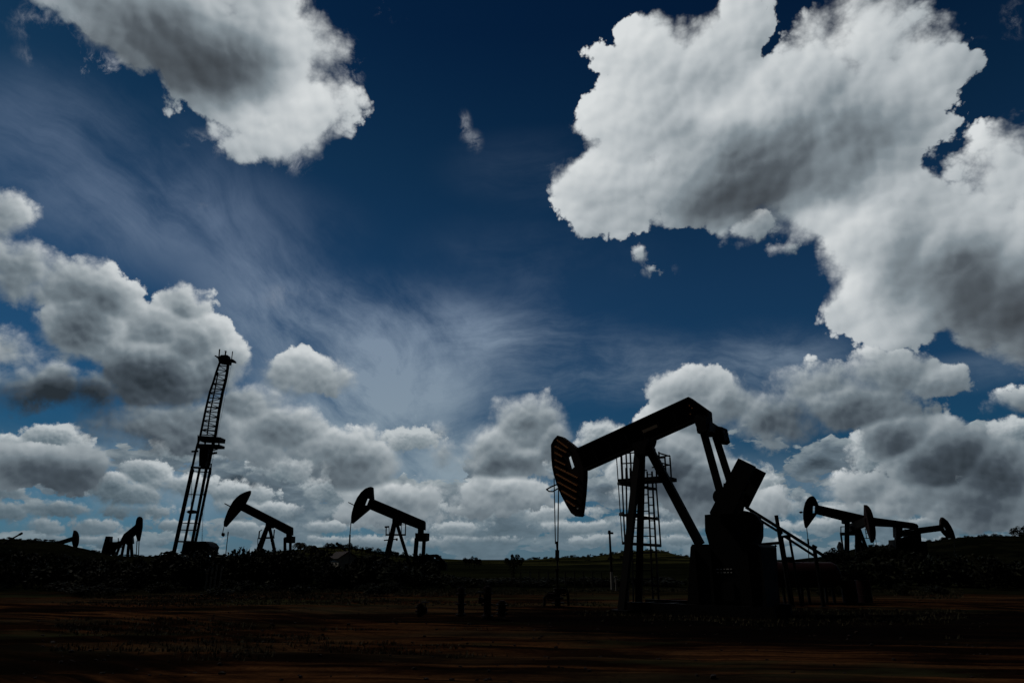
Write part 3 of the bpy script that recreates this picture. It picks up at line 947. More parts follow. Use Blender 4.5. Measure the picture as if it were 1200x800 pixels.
# --- the one left of centre
fr = Frame(at_depth(462, 660, 56).x, 56, 14)
t = jack_from_view(fr, 'pump jack left of centre with an open slot in its raised horse head', [
    ('poly', 'horse_head', [(432.5, 570.3), (434.6, 570), (436.2, 571.2), (436.6, 578), (437.2, 585.5), (431.5, 597), (412.2, 613), (411.2, 611), (411.4, 605), (412.3, 599.5), (415, 590), (418.5, 582.5), (422.8, 576.5), (428, 572)], 0.28,
     [(427, 591), (429.2, 584.2), (432, 584.5), (429.8, 591.2)]),
    ('poly', 'walking_beam', [(436, 584.2), (460, 594.3), (496.3, 610), (497.3, 612), (497.2, 620.8), (491.5, 620), (468, 611.2), (431.5, 595.8)], 0.25),
    ('poly', 'centre_bearing', [(459.8, 606.5), (467.8, 609.5), (466.5, 615.5), (459.5, 615)], 0.35),
    ('leg', 'leg', (462.3, 611), (452.8, 650), 5.0, -.12, -.65),
    ('leg', 'leg', (463.2, 611), (455.2, 650), 4.5, .12, .65),
    ('leg', 'brace_leg', (464.6, 612), (477.5, 653), 3.8, 0, 0),
    ('bars', 'service_platform', [((452, 626.3), (475.5, 626.3), 1.8, 0.9, 0.9), ((452, 626.3), (475.5, 626.3), 1.8, -0.9, -0.9), ((450, 632.8), (466, 631.2), 1.2, -.5, -.5), ((450.5, 646.5), (464.5, 646.8), 1.0, -.8, -.8)]),
    ('bars', 'guard_rail', [((452.4, 626), (452.6, 616.8), 1.0, .9, .9), ((451, 617.2), (456, 616.8), 1.8, .9, .9), ((456.2, 626), (455.8, 617), .6, .9, .9), ((470.4, 626), (470.4, 613.6), .5, .9, .9), ((475, 626), (475.4, 613.6), 1.0, .9, .9), ((469.5, 614.4), (475.4, 614.4), .5, .9, .9),
                             ((465, 630.2), (465, 633.2), 1.6, -.5, -.5)]),
    ('bars', 'equaliser', [((493.2, 618), (493.2, 626), 5.6, 0, 0)]),
    ('poly', 'pitman_head', [(486.4, 624.2), (499.6, 624.2), (499.4, 633), (496, 634), (489.4, 634), (486.6, 632.5)], 0.35),
    ('bars', 'pitman_arm', [((488.4, 630), (486.6, 653), 4.0, -.6, -.6)]),
    ('bars', 'pitman_arm', [((497.2, 630), (495.9, 653), 3.4, .6, .6)]),
    ('poly', 'crank', [(484, 651.6), (497, 649.8), (510.8, 648.9), (513, 649.6), (520, 656.5), (523.5, 660.5), (522.5, 668), (484, 668)], 0.10,
     [(508.6, 652.4), (513.8, 655.0), (514.0, 656.8), (508.8, 654.6)]),
    ('poly', 'gear_box', [(486, 655), (507, 655), (508, 684), (485, 684)], 0.8),
    ('rope', 'bridle_rope', [(411.4, 611.5), (409.9, 628)], 0.035),
    ('rope', 'polished_rod', [(410.1, 626), (409.5, 640), (409.3, 672)], 0.065),
    ('bars', 'rope_guide', [((408.2, 588.2), (415.2, 591.8), .9, 0, 0)]),
])
add_skid(t, fr, 446, 522)

# --- the next one to its left
fr = Frame(at_depth(312, 660, 60).x, 60, 10)
t = jack_from_view(fr, 'pump jack right of the drilling mast, its slim leaf-shaped horse head tipped up', 'x' and [
    ('poly', 'horse_head', [(292.4, 574.5), (292, 578), (289, 584.5), (286.4, 589.5), (281, 597.2), (263.4, 617), (262, 615.8), (262.2, 611), (263.6, 606.5), (266.4, 599), (269.6, 592.6), (273.2, 586.6), (277.5, 582), (281.5, 579), (286, 576.6)], 0.28),
    ('poly', 'walking_beam', [(284, 588.4), (300, 596.5), (341.4, 617.6), (341.7, 619), (341.6, 627), (336.4, 626), (311, 612.6), (280, 596.8)], 0.25),
    ('poly', 'centre_bearing', [(311, 610), (317.5, 613.5), (316, 618.5), (311.5, 618)], 0.35),
    ('leg', 'leg', (314, 614.5), (303.5, 641), 4.6, -.12, -.65),
    ('leg', 'leg', (314.6, 614.5), (306.0, 641), 4.2, .12, .65),
    ('leg', 'brace_leg', (315.2, 615), (320.6, 640), 3.6, 0, 0),
    ('bars', 'service_platform', [((303.4, 630.6), (321.5, 629.8), 1.4, .9, .9), ((311.5, 629.8), (316.5, 629.6), 1.6, -.6, -.6)]),
    ('bars', 'guard_rail', [((303.2, 631), (304.0, 622.4), 1.2, .9, .9), ((303.4, 622.6), (307, 620.4), .9, .9, .9), ((302, 640), (302.2, 630), .6, .9, .9), ((320.6, 630), (321.6, 620), 1.1, .9, .9)]),
    ('bars', 'equaliser', [((338.9, 624), (338.9, 632), 5.2, 0, 0)]),
    ('poly', 'pitman_head', [(333, 629), (341.6, 628), (341.4, 635.6), (338, 636), (333, 635.6)], 0.35),
    ('bars', 'pitman_arm', [((333.9, 630), (333.9, 656), 2.6, -.6, -.6)]),
    ('bars', 'pitman_arm', [((340.3, 628), (340.3, 656), 2.6, .6, .6)]),
    ('poly', 'crank', [(330, 648), (342, 646), (347, 654), (346, 664), (330, 664)], 0.5),
    ('poly', 'gear_box', [(328, 656), (343, 656), (344, 680), (327, 680)], 0.8),
    ('rope', 'bridle_rope', [(262.6, 616.4), (261.0, 624)], 0.028),
    ('poly', 'carrier_bar', [(259.8, 624), (261.6, 624), (262.2, 626.4), (260.8, 628.4), (259.2, 626.6)], 0.10),
    ('bars', 'rope_guide', [((263.2, 589.6), (269.4, 592.9), 1.0, 0, 0)]),
])
add_skid(t, fr, 298, 346)

# --- the long one on the right
fr = Frame(at_depth(1000, 655, 66).x, 66, 8)
t = jack_from_view(fr, 'long pump jack on the right behind the sloping pipes, its head up on the left', [
    ('poly', 'horse_head', [(951.6, 580.8), (953.6, 581.2), (956, 584), (958.2, 588.4), (959.4, 591.7), (957.2, 602.3), (945.9, 618.3), (944.1, 617.6), (943, 612.5), (942, 606.5), (942, 600), (942.6, 595), (944.2, 588.5), (946.8, 584), (949.2, 581.6)], 0.30,
     [(953.2, 593), (955.4, 592.8), (955.2, 600), (952.9, 600.4)]),
    ('poly', 'walking_beam', [(958.6, 591.5), (990, 598.4), (1021.7, 605.6), (1070, 612.2), (1075, 613.8), (1076.5, 616.2), (1075.5, 620), (1050, 617.4), (1021.7, 616), (990, 610), (957.4, 601.8)], 0.28),
    ('poly', 'centre_bearing', [(988.5, 607), (996.5, 609), (996, 614), (989, 613)], 0.35),
    ('leg', 'leg', (992.4, 610), (992.0, 645), 5.0, -.12, -.8),
    ('leg', 'leg', (992.9, 610), (993.2, 645), 4.6, .12, .8),
    ('leg', 'brace_leg', (997, 616), (1010.5, 639), 3.4, 0, 0),
    ('bars', 'service_platform', [((985.2, 624.3), (989.5, 624.3), 1.4, .6, .6), ((1000, 624.2), (1007, 624.0), 1.6, .6, .6), ((985.2, 624.3), (1007, 624.0), 1.0, -.9, -.9)]),
    ('bars', 'guard_rail', [((985.4, 624), (985.4, 616.6), .9, .6, .6), ((985.4, 616.9), (990, 616.7), .9, .6, .6), ((997, 616), (1006.2, 614.8), .9, .6, .6), ((1001, 624), (1001, 616), .8, .6, .6), ((1003.8, 624), (1003.6, 615), .6, .6, .6), ((1006.2, 624), (1005.8, 615), .9, .6, .6)]),
    ('poly', 'equaliser', [(1050, 616.5), (1058, 617), (1057, 629), (1050.4, 629)], 0.4),
    ('bars', 'pitman_arm', [((1052.2, 622), (1051.6, 652), 4.0, -.7, -.7)]),
    ('bars', 'pitman_arm', [((1062.5, 620), (1062, 652), 4.0, .7, .7)]),
    ('poly', 'crank', [(1058.6, 622.4), (1071, 621), (1076, 620), (1078, 634), (1078, 646), (1056, 646), (1056, 629.5), (1063, 629.2), (1065, 626.4)], 0.5),
    ('poly', 'gear_box', [(1050, 632), (1086, 634), (1090, 668), (1050, 668)], 0.9),
    ('rope', 'bridle_rope', [(945.3, 618), (946.8, 632)], 0.035),
    ('bars', 'carrier_bar', [((946.8, 631), (947.5, 637.5), 1.7, 0, 0)]),
    ('rope', 'polished_rod', [(947.5, 637), (948, 668)], 0.04),
    ('poly', 'wire_hanger', [(936.6, 599.4), (939, 598.6), (941.6, 600), (939, 601.2)], 0.12),
])
add_skid(t, fr, 984, 1088)

# --- the one at the right facing away to the right
fr = Frame(at_depth(1080, 655, 82).x, 82, -10)
t = jack_from_view(fr, 'rightmost pump jack, low on the hill line, its slotted head drooping to the right', [
    ('poly', 'horse_head', [(1104.6, 605.6), (1106.4, 606.6), (1110.6, 610), (1114.4, 615.6), (1117.6, 622), (1119.8, 629.4), (1119.4, 630.6), (1113.2, 630.6), (1108, 626.5), (1104, 621.6), (1102.6, 615), (1103, 609)], 0.30,
     [(1105, 613.6), (1106.6, 614), (1109.4, 620), (1107.4, 620.4)]),
    ('poly', 'walking_beam', [(1103, 614.6), (1104.2, 621.8), (1086.5, 624), (1066, 627), (1050, 630), (1049, 622), (1066, 619.6), (1076.7, 618)], 0.28),
    ('leg', 'leg', (1076, 622), (1072, 650), 4.0, -.12, -.65),
    ('leg', 'leg', (1077, 622), (1079, 650), 4.0, .12, .65),
    ('leg', 'brace_leg', (1074, 622), (1062, 650), 3.2, 0, 0),
    ('bars', 'pitman_arm', [((1051, 626), (1048, 650), 3.0, -.6, -.6)]),
    ('bars', 'pitman_arm', [((1054, 626), (1051, 650), 3.0, .6, .6)]),
    ('poly', 'gear_box', [(1040, 640), (1064, 640), (1064, 666), (1040, 666)], 0.8),
    ('rope', 'bridle_rope', [(1118.6, 629.5), (1118.4, 650)], 0.035),
])
add_skid(t, fr, 1040, 1090)

# --- a complete pump jack in metres, for those seen end-on
def std_jack(label, loc, yaw, tilt, s=1.0, crank_deg=60, fat=1.0, ckz=1.0):
    t = thing('pump_jack', label, 'pump jack', loc, R(yaw), JACKS)
    H = 5.0 * s
    rt = Matrix.Rotation(R(tilt), 3, 'Y')
    def T(x, y, z): return Vector((0, 0, H)) + rt @ Vector((x * s, y * s, z * s))
    def tp_(bm, n0=0):
        for v in list(bm.verts)[n0:]:
            v.co = Vector((0, 0, H)) + rt @ (v.co * s)
    bm = bmesh.new()
    arc = [(-3.0 - 0.95 * math.cos(a), 1.75 * math.sin(a) - .25) for a in [R(-88 + 176 * i / 12) for i in range(13)]]
    prism(bm, arc + [(-2.9, .35), (-2.75, -.35)], -0.27, 0.27, [(-3.35, .2), (-3.1, .2), (-3.1, -.4), (-3.35, -.4)])
    for v in bm.verts:
        k_ = max(0.0, abs(v.co.z + .25) - .9) / .85
        v.co.y *= 1 - .62 * k_ * k_
    tp_(bm)
    mesh_obj('horse_head', bm, M_HEAD, t)
    bm = bmesh.new()
    prism(bm, [(-3.1, .36), (2.6, .36), (2.8, .2), (2.8, -.45), (2.5, -.36), (-2.9, -.36)], -0.22 * fat, 0.22 * fat); tp_(bm)
    mesh_obj('walking_beam', bm, M_DARK, t)
    for yy in (-.95, .95):
        bm = bmesh.new(); bar(bm, (0, .12 * yy * s, H - .3 * s), (-.55 * s, yy * s, 0), .26 * s * fat, .26 * s * fat)
        box(bm, -.55 * s - .25, -.55 * s + .25, yy * s - .2, yy * s + .2, -0.08, 0.08)
        mesh_obj('leg', bm, M_DARK, t)
    bm = bmesh.new(); bar(bm, (0.05, 0, H - .3 * s), (1.75 * s, 0, 0), .26 * s * fat, .3 * s * fat); mesh_obj('brace_leg', bm, M_DARK, t)
    tail = T(2.55, 0, -.3)
    bm = bmesh.new(); bar(bm, tail + Vector((0, -.95 * s, -.2)), tail + Vector((0, .95 * s, -.2)), .3 * s, .3 * s, Vector((0, 0, 1))); mesh_obj('equaliser', bm, M_DARK, t)
    cx, cz = 2.75 * s, 1.55 * s * ckz
    ca, sa = math.cos(R(crank_deg)), math.sin(R(crank_deg))
    pin = Vector((cx - ca * .55 * s, 0, cz + sa * .55 * s))
    for yy in (-.9, .9):
        bm = bmesh.new(); bar(bm, tail + Vector((0, yy * s, -.2)), Vector((pin.x, yy * s, pin.z)), .18 * s, .14 * s); mesh_obj('pitman_arm', bm, M_DARK, t)
        bm = bmesh.new(); bar(bm, (cx, yy * .8 * s, cz), (cx + ca * 1.9 * s, yy * .8 * s, cz + sa * 1.9 * s), .4 * s, .12 * s); ck = mesh_obj('crank', bm, M_DARK, t)
        bm = bmesh.new(); bar(bm, (cx + ca * .9 * s, yy * .98 * s, cz + sa * .9 * s), (cx + ca * 2.0 * s, yy * .98 * s, cz + sa * 2.0 * s), 1.0 * s * fat, .2 * s); mesh_obj('counterweight', bm, M_DARK, ck)
    bm = bmesh.new(); box(bm, cx - .7 * s, cx + .75 * s, -.5 * s, .5 * s, .32, cz + .45 * s, .05); mesh_obj('gear_box', bm, M_DARK, t)
    bm = bmesh.new(); box(bm, cx + .9 * s, cx + 1.9 * s, -.35 * s, .35 * s, .32, 1.0 * s, .05); mesh_obj('motor', bm, M_DARK, t)
    bm = bmesh.new()
    for yy in (-1.05, .85): box(bm, -1.2 * s, cx + 2.1 * s, yy * s, yy * s + .2, -0.06, .32)
    for k in range(5):
        xx = (-.8 + k * 1.3) * s; box(bm, xx, xx + .22, -1.05 * s + .203, .85 * s - .003, -0.06, .26)
    mesh_obj('skid_frame', bm, M_DARK, t)
    hp = T(-3.9, 0, -.9)
    for yy in (-.12, .12):
        bm = bmesh.new(); tube(bm, [hp + Vector((0, yy, 0)), Vector((hp.x, yy, 1.9))], .022, 5); mesh_obj('bridle_rope', bm, M_CABLE, t)
    bm = bmesh.new(); bar(bm, (hp.x, -.2, 1.85), (hp.x, .2, 1.85), .08, .08, Vector((0, 0, 1))); tube(bm, [(hp.x, 0, 1.85), (hp.x, 0, 0)], .04, 6); mesh_obj('polished_rod', bm, M_CABLE, t)
    bm = bmesh.new(); box(bm, -.75 * s, .75 * s, -.95 * s, -.55 * s, H - 1.25 * s, H - 1.2 * s); sp = mesh_obj('service_platform', bm, M_GALV, t)
    bm = bmesh.new()
    for xx in (-.75, 0, .75): bar(bm, (xx * s, -.93 * s, H - 1.2 * s), (xx * s, -.93 * s, H - .3 * s), .05, .05)
    for zz in (-.35, -.75): bar(bm, (-.79 * s, -.93 * s, H + zz * s), (.79 * s, -.93 * s, H + zz * s), .054, .054)
    mesh_obj('guard_rail', bm, M_GALV, sp)
    return t

# seen straight from the front, on the right
g = at_depth(1027, 655, 62) + Vector((math.cos(R(82)), math.sin(R(82)), 0)) * 3.5
std_jack('pump jack seen head-on, its narrow head overlapping the long beam at right', (g.x, g.y, 0), 82, 5, 0.94)
# half-front view on the left
fr = Frame(at_depth(145, 655, 84).x, 84, -12)
t = jack_from_view(fr, 'bulky dark pump jack left of the drilling mast, its tall head raised', [
    ('poly', 'horse_head', [(158.6, 614.5), (159.6, 608.5), (161.2, 605.6), (163.6, 604.8), (165.6, 605.6), (166.7, 608), (166.6, 617), (165.4, 624), (163.4, 633.5), (160.8, 633.8), (158.6, 625), (158.2, 619)], 0.28),
    ('poly', 'walking_beam', [(160, 611.5), (158, 615), (145, 625.4), (141.4, 632), (141.8, 636), (147, 637), (154, 630.5), (159, 625.5)], 0.25),
    ('poly', 'centre_bearing', [(147, 632), (154.5, 629), (155, 636.5), (148, 638)], 0.4),
    ('leg', 'leg', (153.4, 630), (154.6, 651), 3.6, -.12, -.7),
    ('leg', 'leg', (151.4, 630), (149.6, 651), 3.4, .12, .7),
    ('leg', 'brace_leg', (146, 634), (142.4, 651), 3.2, 0, 0),
    ('poly', 'equaliser', [(136, 634.6), (142.5, 632.8), (143.5, 638), (136.5, 639.5)], 0.4),
    ('bars', 'pitman_arm', [((138, 637), (131.5, 650), 2.6, -.6, -.6)]),
    ('bars', 'pitman_arm', [((141, 637), (136.5, 650), 2.4, .6, .6)]),
    ('poly', 'crank', [(125, 634), (128.2, 634), (134, 650), (128, 650)], 0.5),
    ('poly', 'counterweight', [(123.8, 628), (128.2, 628), (127.8, 634), (127.2, 640), (125, 652), (117.4, 652), (119.5, 643)], 0.62),
    ('poly', 'gear_box', [(127.4, 634.6), (136.5, 634.6), (141, 636), (141, 641), (136, 643), (129, 642)], 0.3),
    ('leg', 'gear_stand', (133, 640), (133, 651), 3.6, 0, 0),
    ('rope', 'bridle_rope', [(160.6, 633), (159.6, 651)], 0.05),
    ('rope', 'bridle_rope', [(163, 633), (162.3, 651)], 0.05),
    ('bars', 'vent_stub', [((138.6, 636), (138.6, 630), .8, 0, 0)]),
])
add_skid(t, fr, 116, 164)
# far left, half hidden behind the bank
g = at_depth(67, 655, 108)
std_jack('leftmost pump jack, only its head and beam showing above the dark bank', (g.x, g.y, 0), 165, 14, 0.82)
# =====================================================================================
# drilling mast on its carrier
# =====================================================================================
fr = Frame(at_depth(222, 650, 80).x, 80, 0)
rig = thing('workover_rig', 'tall lattice drilling mast leaning right above a dark truck carrier', 'drilling rig', fr.o, fr.rz)
sc_ = fr.S()
def mbars(bm, lst, hw=0.0):
    for a, b_, w, o in lst: bar(bm, fr.P3(*a, o), fr.P3(*b_, o), w * sc_, w * sc_ * .8)
LEGS = [((223.5, 560), (204, 646), 3.4, -.7), ((232, 560), (216.6, 634), 2.2, .7), ((239.2, 560), (225.6, 633), 2.6, -.7), ((244.4, 560), (229.4, 633), 2.4, .7)]
tops = [(225.5, 549), (234, 549), (241.8, 549), (246.6, 549)]
bm = bmesh.new()
for (a, b_, w, o), tpp in zip(LEGS, tops):
    A = fr.P3(*tpp, o); B = fr.P3(*b_, o); B = A + (B - A) * ((A.z - .9) / (A.z - B.z))
    bar(bm, A, B, w * sc_, w * sc_ * .8)
for py, w in ((612.5, .7), (620.5, .8), (634, 1.6), (579, .6)):
    u = (py - 549) / (634 - 549.0)
    xs_ = [tpp[0] + (b_[0] - tpp[0]) * (py - tpp[1]) / (b_[1] - tpp[1]) for (a, b_, ww, o), tpp in zip(LEGS, tops)]
    bar(bm, fr.P3(xs_[0] - 1, py, -.7), fr.P3(xs_[2] + 1.5, py + .6, -.7), w * sc_, .1)
    bar(bm, fr.P3(xs_[1], py, .7), fr.P3(xs_[3], py + .6, .7), w * sc_, .1)
    bar(bm, fr.P3(xs_[0], py, -.7), fr.P3(xs_[1], py, .7), .09, .09, Vector((0, 0, 1)))
    bar(bm, fr.P3(xs_[2], py, -.7), fr.P3(xs_[3], py, .7), .09, .09, Vector((0, 0, 1)))
mesh_obj('lower_mast', bm, M_DARK, rig)
bm = bmesh.new()
Lf = [(257.4, 425), (253.2, 437), (250.6, 446), (246, 459), (241, 480), (235, 509), (229, 530), (225, 549)]
Rf = [(267.6, 425), (266, 437), (264.4, 446), (261, 459), (257, 480), (252.6, 509), (247.5, 530), (243.6, 549)]
for line, w in ((Lf, 2.0), (Rf, 2.7)):
    for a, b_ in zip(line, line[1:]):
        for o in (-.6, .6): bar(bm, fr.P3(*a, o), fr.P3(*b_, o), w * sc_, w * sc_ * .8)
mid = [(255.5, 436), (252.2, 455), (246.8, 480), (242.8, 509)]
for a, b_ in zip(mid, mid[1:]): bar(bm, fr.P3(*a, -.6), fr.P3(*b_, -.6), 1.2 * sc_, .1)
def on(line, y):
    for a, b_ in zip(line, line[1:]):
        if a[1] <= y <= b_[1]: return a[0] + (b_[0] - a[0]) * (y - a[1]) / (b_[1] - a[1])
    return line[-1][0]
yy = 428.0; k = 0; prev = None
while yy < 512:
    l, r_ = on(Lf, yy), on(Rf, yy + 1.2)
    w = 1.6 if k % 5 == 4 else 1.0
    for o in (-.6, .6): bar(bm, fr.P3(l, yy, o), fr.P3(r_, yy + 1.2, o), w * sc_, .07)
    for o in (-.6, .6):
        if prev and k % 2: bar(bm, fr.P3(prev[0], prev[2], o), fr.P3(r_, yy + 1.2, o), .75 * sc_, .06)
        elif prev: bar(bm, fr.P3(prev[1], prev[2] + 1.2, o), fr.P3(l, yy, o), .75 * sc_, .06)
    if k % 2 == 0:
        for q in (l, r_): bar(bm, fr.P3(q, yy, -.6), fr.P3(q, yy, .6), .06, .06, Vector((0, 0, 1)))
    prev = (l, r_, yy); yy += 5.4; k += 1
mesh_obj('upper_mast', bm, M_DARK, rig)
bm = bmesh.new()
prism(bm, fr.L([(251, 416.6), (252.6, 416.2), (256.6, 418), (259, 415.7), (266.6, 415.8), (267, 420.2), (272.8, 420.6), (274, 422.2), (273.4, 423.4), (268.2, 422.4), (267.6, 426), (256.4, 424.5), (255.4, 420.2)], -.45), -.45, .45)
cb = mesh_obj('crown_block', bm, M_DARK, rig)
bm = bmesh.new()
mbars(bm, [((256.6, 418), (257.4, 409), 1.2, -.4), ((264, 416), (264.6, 411.2), 1.3, 0), ((271.4, 421), (272.6, 411.6), .8, -.4), ((263.4, 411.2), (265.6, 411.8), 1.0, 0)])
mesh_obj('crown_rail', bm, M_DARK, cb)
bm = bmesh.new()
prism(bm, fr.L([(233.6, 510), (258, 512), (257.2, 517.0), (232, 515.8)], -.8), -.8, .8)
prism(bm, fr.L([(230.4, 519.6), (257.2, 520.6), (256.6, 523.6), (229, 524)], -.8), -.8, .8)
mbars(bm, [((232.2, 509.5), (231.6, 524), 1.0, -.79), ((241, 511), (240, 524), 1.6, -.75), ((249.4, 511), (248.6, 524), 1.6, -.75), ((256.8, 513), (256.4, 523), 1.4, -.75), ((224.6, 528.8), (232.2, 528.4), 1.8, -1.0), ((247.6, 531.4), (254.2, 530.2), 2.0, -1.0), ((246, 528), (255, 526.4), .9, -1.2)])
mesh_obj('working_platform', bm, M_DARK, rig)
bm = bmesh.new()
prism(bm, fr.L([(234, 524), (244.5, 524.5), (242.8, 538), (240, 546.5), (233, 546), (233.2, 534)], -.45), -.45, .45)
mesh_obj('travelling_block', bm, M_DARK, rig)
bm = bmesh.new()
mbars(bm, [((223.8, 547.2), (247.2, 548.8), 2.2, -.75), ((225, 552), (246, 553.2), 1.0, -.75), ((247.6, 543), (246.6, 556), 1.2, -.7)])
mesh_obj('mast_collar', bm, M_DARK, rig)
bm = bmesh.new()
prism(bm, fr.L([(218.2, 599.2), (221, 597.6), (226, 597.2), (228.8, 599), (227.2, 600.8), (220.4, 601.2)], -.4), -.4, .4)
mesh_obj('hook', bm, M_DARK, rig)
bm = bmesh.new()
tube(bm, [fr.P3(241, 548, 0.1), fr.P3(238.5, 580, .1), fr.P3(236.5, 634, .1)], .02, 5)
mesh_obj('drilling_line', bm, M_CABLE, rig); bm = bmesh.new()
tube(bm, [fr.P3(272, 423, -.9), fr.P3(240, 586, -.9), fr.P3(237, 634, -.9)], .012, 5)
mesh_obj('drilling_line', bm, M_CABLE, rig); bm = bmesh.new()
tube(bm, [fr.P3(225, 560, -.9), fr.P3(223.6, 600, -.4)], .02, 5)
mesh_obj('drilling_line', bm, M_CABLE, rig)
# the carrier
bm = bmesh.new()
a, b_ = fr.P(203, 655)[0], fr.P(250, 655)[0]
box(bm, a, b_, -1.2, 1.2, 0.75, 1.15, .03)
ch = mesh_obj('chassis', bm, M_DARK, rig)
bm = bmesh.new()
prism(bm, fr.L([(214.5, 650), (214.6, 640), (217.5, 635.5), (222, 634.4), (238.5, 633.8), (243.6, 636), (246.8, 640.5), (245.8, 643), (244.5, 650)], -1.2), -1.2, 1.2)
mesh_obj('engine_housing', bm, M_DARK, rig)
bm = bmesh.new()
prism(bm, fr.L([(247, 662), (247, 649.5), (252.5, 649.5), (255, 654), (256, 662)], -1.2), -1.2, 1.2)
cab_ = mesh_obj('cab', bm, M_DARK, rig)
bm = bmesh.new()
prism(bm, fr.L([(248.2, 655), (248.2, 651), (251.8, 651), (253.4, 655)], -1.22), -1.225, -1.203)
mesh_obj('window', bm, M_GLASS, cab_)
for px in (207, 212, 236, 241, 252):
    x = fr.P(px, 660)[0]
    for s in (-1, 1):
        bm = bmesh.new(); disc(bm, (x, .52), .52, s * 1.05 - .2, s * 1.05 + .2, 20); w_ = mesh_obj('wheel', bm, M_RUBBER, rig)
        bm = bmesh.new(); disc(bm, (x, .52), .26, s * 1.255 - .015, s * 1.255 + .015, 14); mesh_obj('rim', bm, M_GALV, w_)

# =====================================================================================
# things round the large pump jack
# =====================================================================================
# sloping pipe frame on its right
fr = Frame(at_depth(915, 690, 27.5).x, 27.5, 4)
pf = thing('pipe_frame', 'steel frame of sloping pipes and posts running down to the right behind the gear box', 'pipe frame', fr.o, fr.rz)
def one(name, lst, mat=M_DARK, par=None):
    bm = bmesh.new()
    for a, b_, r_, o in lst: tube(bm, [fr.P3(*a, o), fr.P3(*b_, o)], r_, 8)
    return mesh_obj(name, bm, mat, par or pf)
one('sloping_pipe', [((874, 593.8), (968, 652.5), .062, -.45)])
one('sloping_pipe', [((876, 600), (913, 623), .05, .45)])
one('sloping_pipe', [((919, 628), (954.5, 651), .05, .45)])
def post(p0, p1, r_, o, name='post'):
    A, B = fr.P3(*p0, o), fr.P3(*p1, o); B = A + (B - A) * (A.z / (A.z - B.z))
    bm = bmesh.new(); tube(bm, [A, B], r_, 8); tube(bm, [B, B + Vector((0, 0, .03))], r_ * 2.2, 10)
    return mesh_obj(name, bm, M_DARK, pf)
post((909.6, 603.4), (917.5, 652), .075, 0)
post((916.6, 629), (920.5, 652), .04, .5)
post((924.8, 628), (929.2, 652.5), .05, .45)
post((954, 641), (955.8, 652), .075, 0)
one('cross_pipe', [((891, 637.6), (914.5, 635.6), .055, 0), ((916, 628.8), (926, 627.4), .05, .2), ((952, 639), (957, 641.5), .06, 0)])
one('brace', [((909.4, 638.5), (900.8, 652.5), .045, 0), ((894.5, 644), (904, 653), .035, 0), ((886, 628), (893, 638), .02, -.2)])
one('clamp', [((912.5, 621), (916.5, 625), .06, 0), ((923, 627), (926, 629), .07, .3)])

# red tank and drums beneath
fr2 = Frame(at_depth(950, 690, 29.5).x, 29.5, 3)
tk = thing('storage_tank', 'long dark red horizontal tank on steel legs under the sloping pipes', 'tank', fr2.o, fr2.rz)
xa, za = fr2.P(898, 673); xb, zb = fr2.P(984, 673)
bm = bmesh.new()
R0 = .50; zc = za
n = 20
prof = [(xa, .02), (xa + .04, .26), (xa + .12, .40), (xa + .24, .48), (xa + .36, .50), (xb - .36, .50), (xb - .24, .48), (xb - .12, .40), (xb - .04, .26), (xb, .02)]
rings = [[bm.verts.new((x, r_ * math.cos(2 * math.pi * k / n), zc + r_ * math.sin(2 * math.pi * k / n))) for k in range(n)] for x, r_ in prof]
for A, B in zip(rings, rings[1:]):
    for k in range(n): bm.faces.new((A[k], A[(k + 1) % n], B[(k + 1) % n], B[k]))
bm.faces.new(rings[0]); bm.faces.new(rings[-1])
mesh_obj('tank_shell', bm, M_RED, tk, True)
for x in (xa + .5, (xa + xb) / 2, xb - .5):
    bm = bmesh.new()
    for y in (-.34, .34): bar(bm, (x, y, zc - .3), (x, y * 1.2, 0), .09, .09)
    bar(bm, (x, -.36, zc - .42), (x, .36, zc - .42), .1, .08, Vector((0, 0, 1)))
    mesh_obj('leg', bm, M_DARK, tk)
bm = bmesh.new(); tube(bm, [(xa + 1.0, 0, zc + .48), (xa + 1.0, 0, zc + .66)], .16, 14); tube(bm, [(xa + 1.0, 0, zc + .66), (xa + 1.0, 0, zc + .70)], .2, 14)
mesh_obj('hatch', bm, M_DARK, tk)
def drum(px, py, d, label):
    g = at_depth(px, py, d)
    t = thing('oil_drum', label, 'drum', (g.x, g.y, 0), random.uniform(0, 3), 'oil drums by the red tank')
    bm = bmesh.new()
    pr = [(.285, 0), (.285, .29), (.298, .30), (.285, .31), (.285, .58), (.298, .59), (.285, .60), (.285, .87), (.292, .88), (.26, .88), (.26, .865), (0.01, .865)]
    rg = [[bm.verts.new((r_ * math.cos(2 * math.pi * k / 20), r_ * math.sin(2 * math.pi * k / 20), z)) for k in range(20)] for r_, z in pr]
    for A, B in zip(rg, rg[1:]):
        for k in range(20): bm.faces.new((A[k], A[(k + 1) % 20], B[(k + 1) % 20], B[k]))
    bm.faces.new(rg[0]); bm.faces.new(rg[-1])
    mesh_obj('drum_body', bm, M_RED, t)
    bm = bmesh.new(); tube(bm, [(.16, 0, .866), (.16, 0, .885)], .035, 10); mesh_obj('bung', bm, M_GALV, t)
drum(903, 690, 28.3, 'red drum standing at the left end of the red tank')
drum(995, 690, 29.2, 'red drum standing close by the right end of the red tank')
drum(1012, 690, 29.8, 'red drum farthest right, a step away from the red tank')

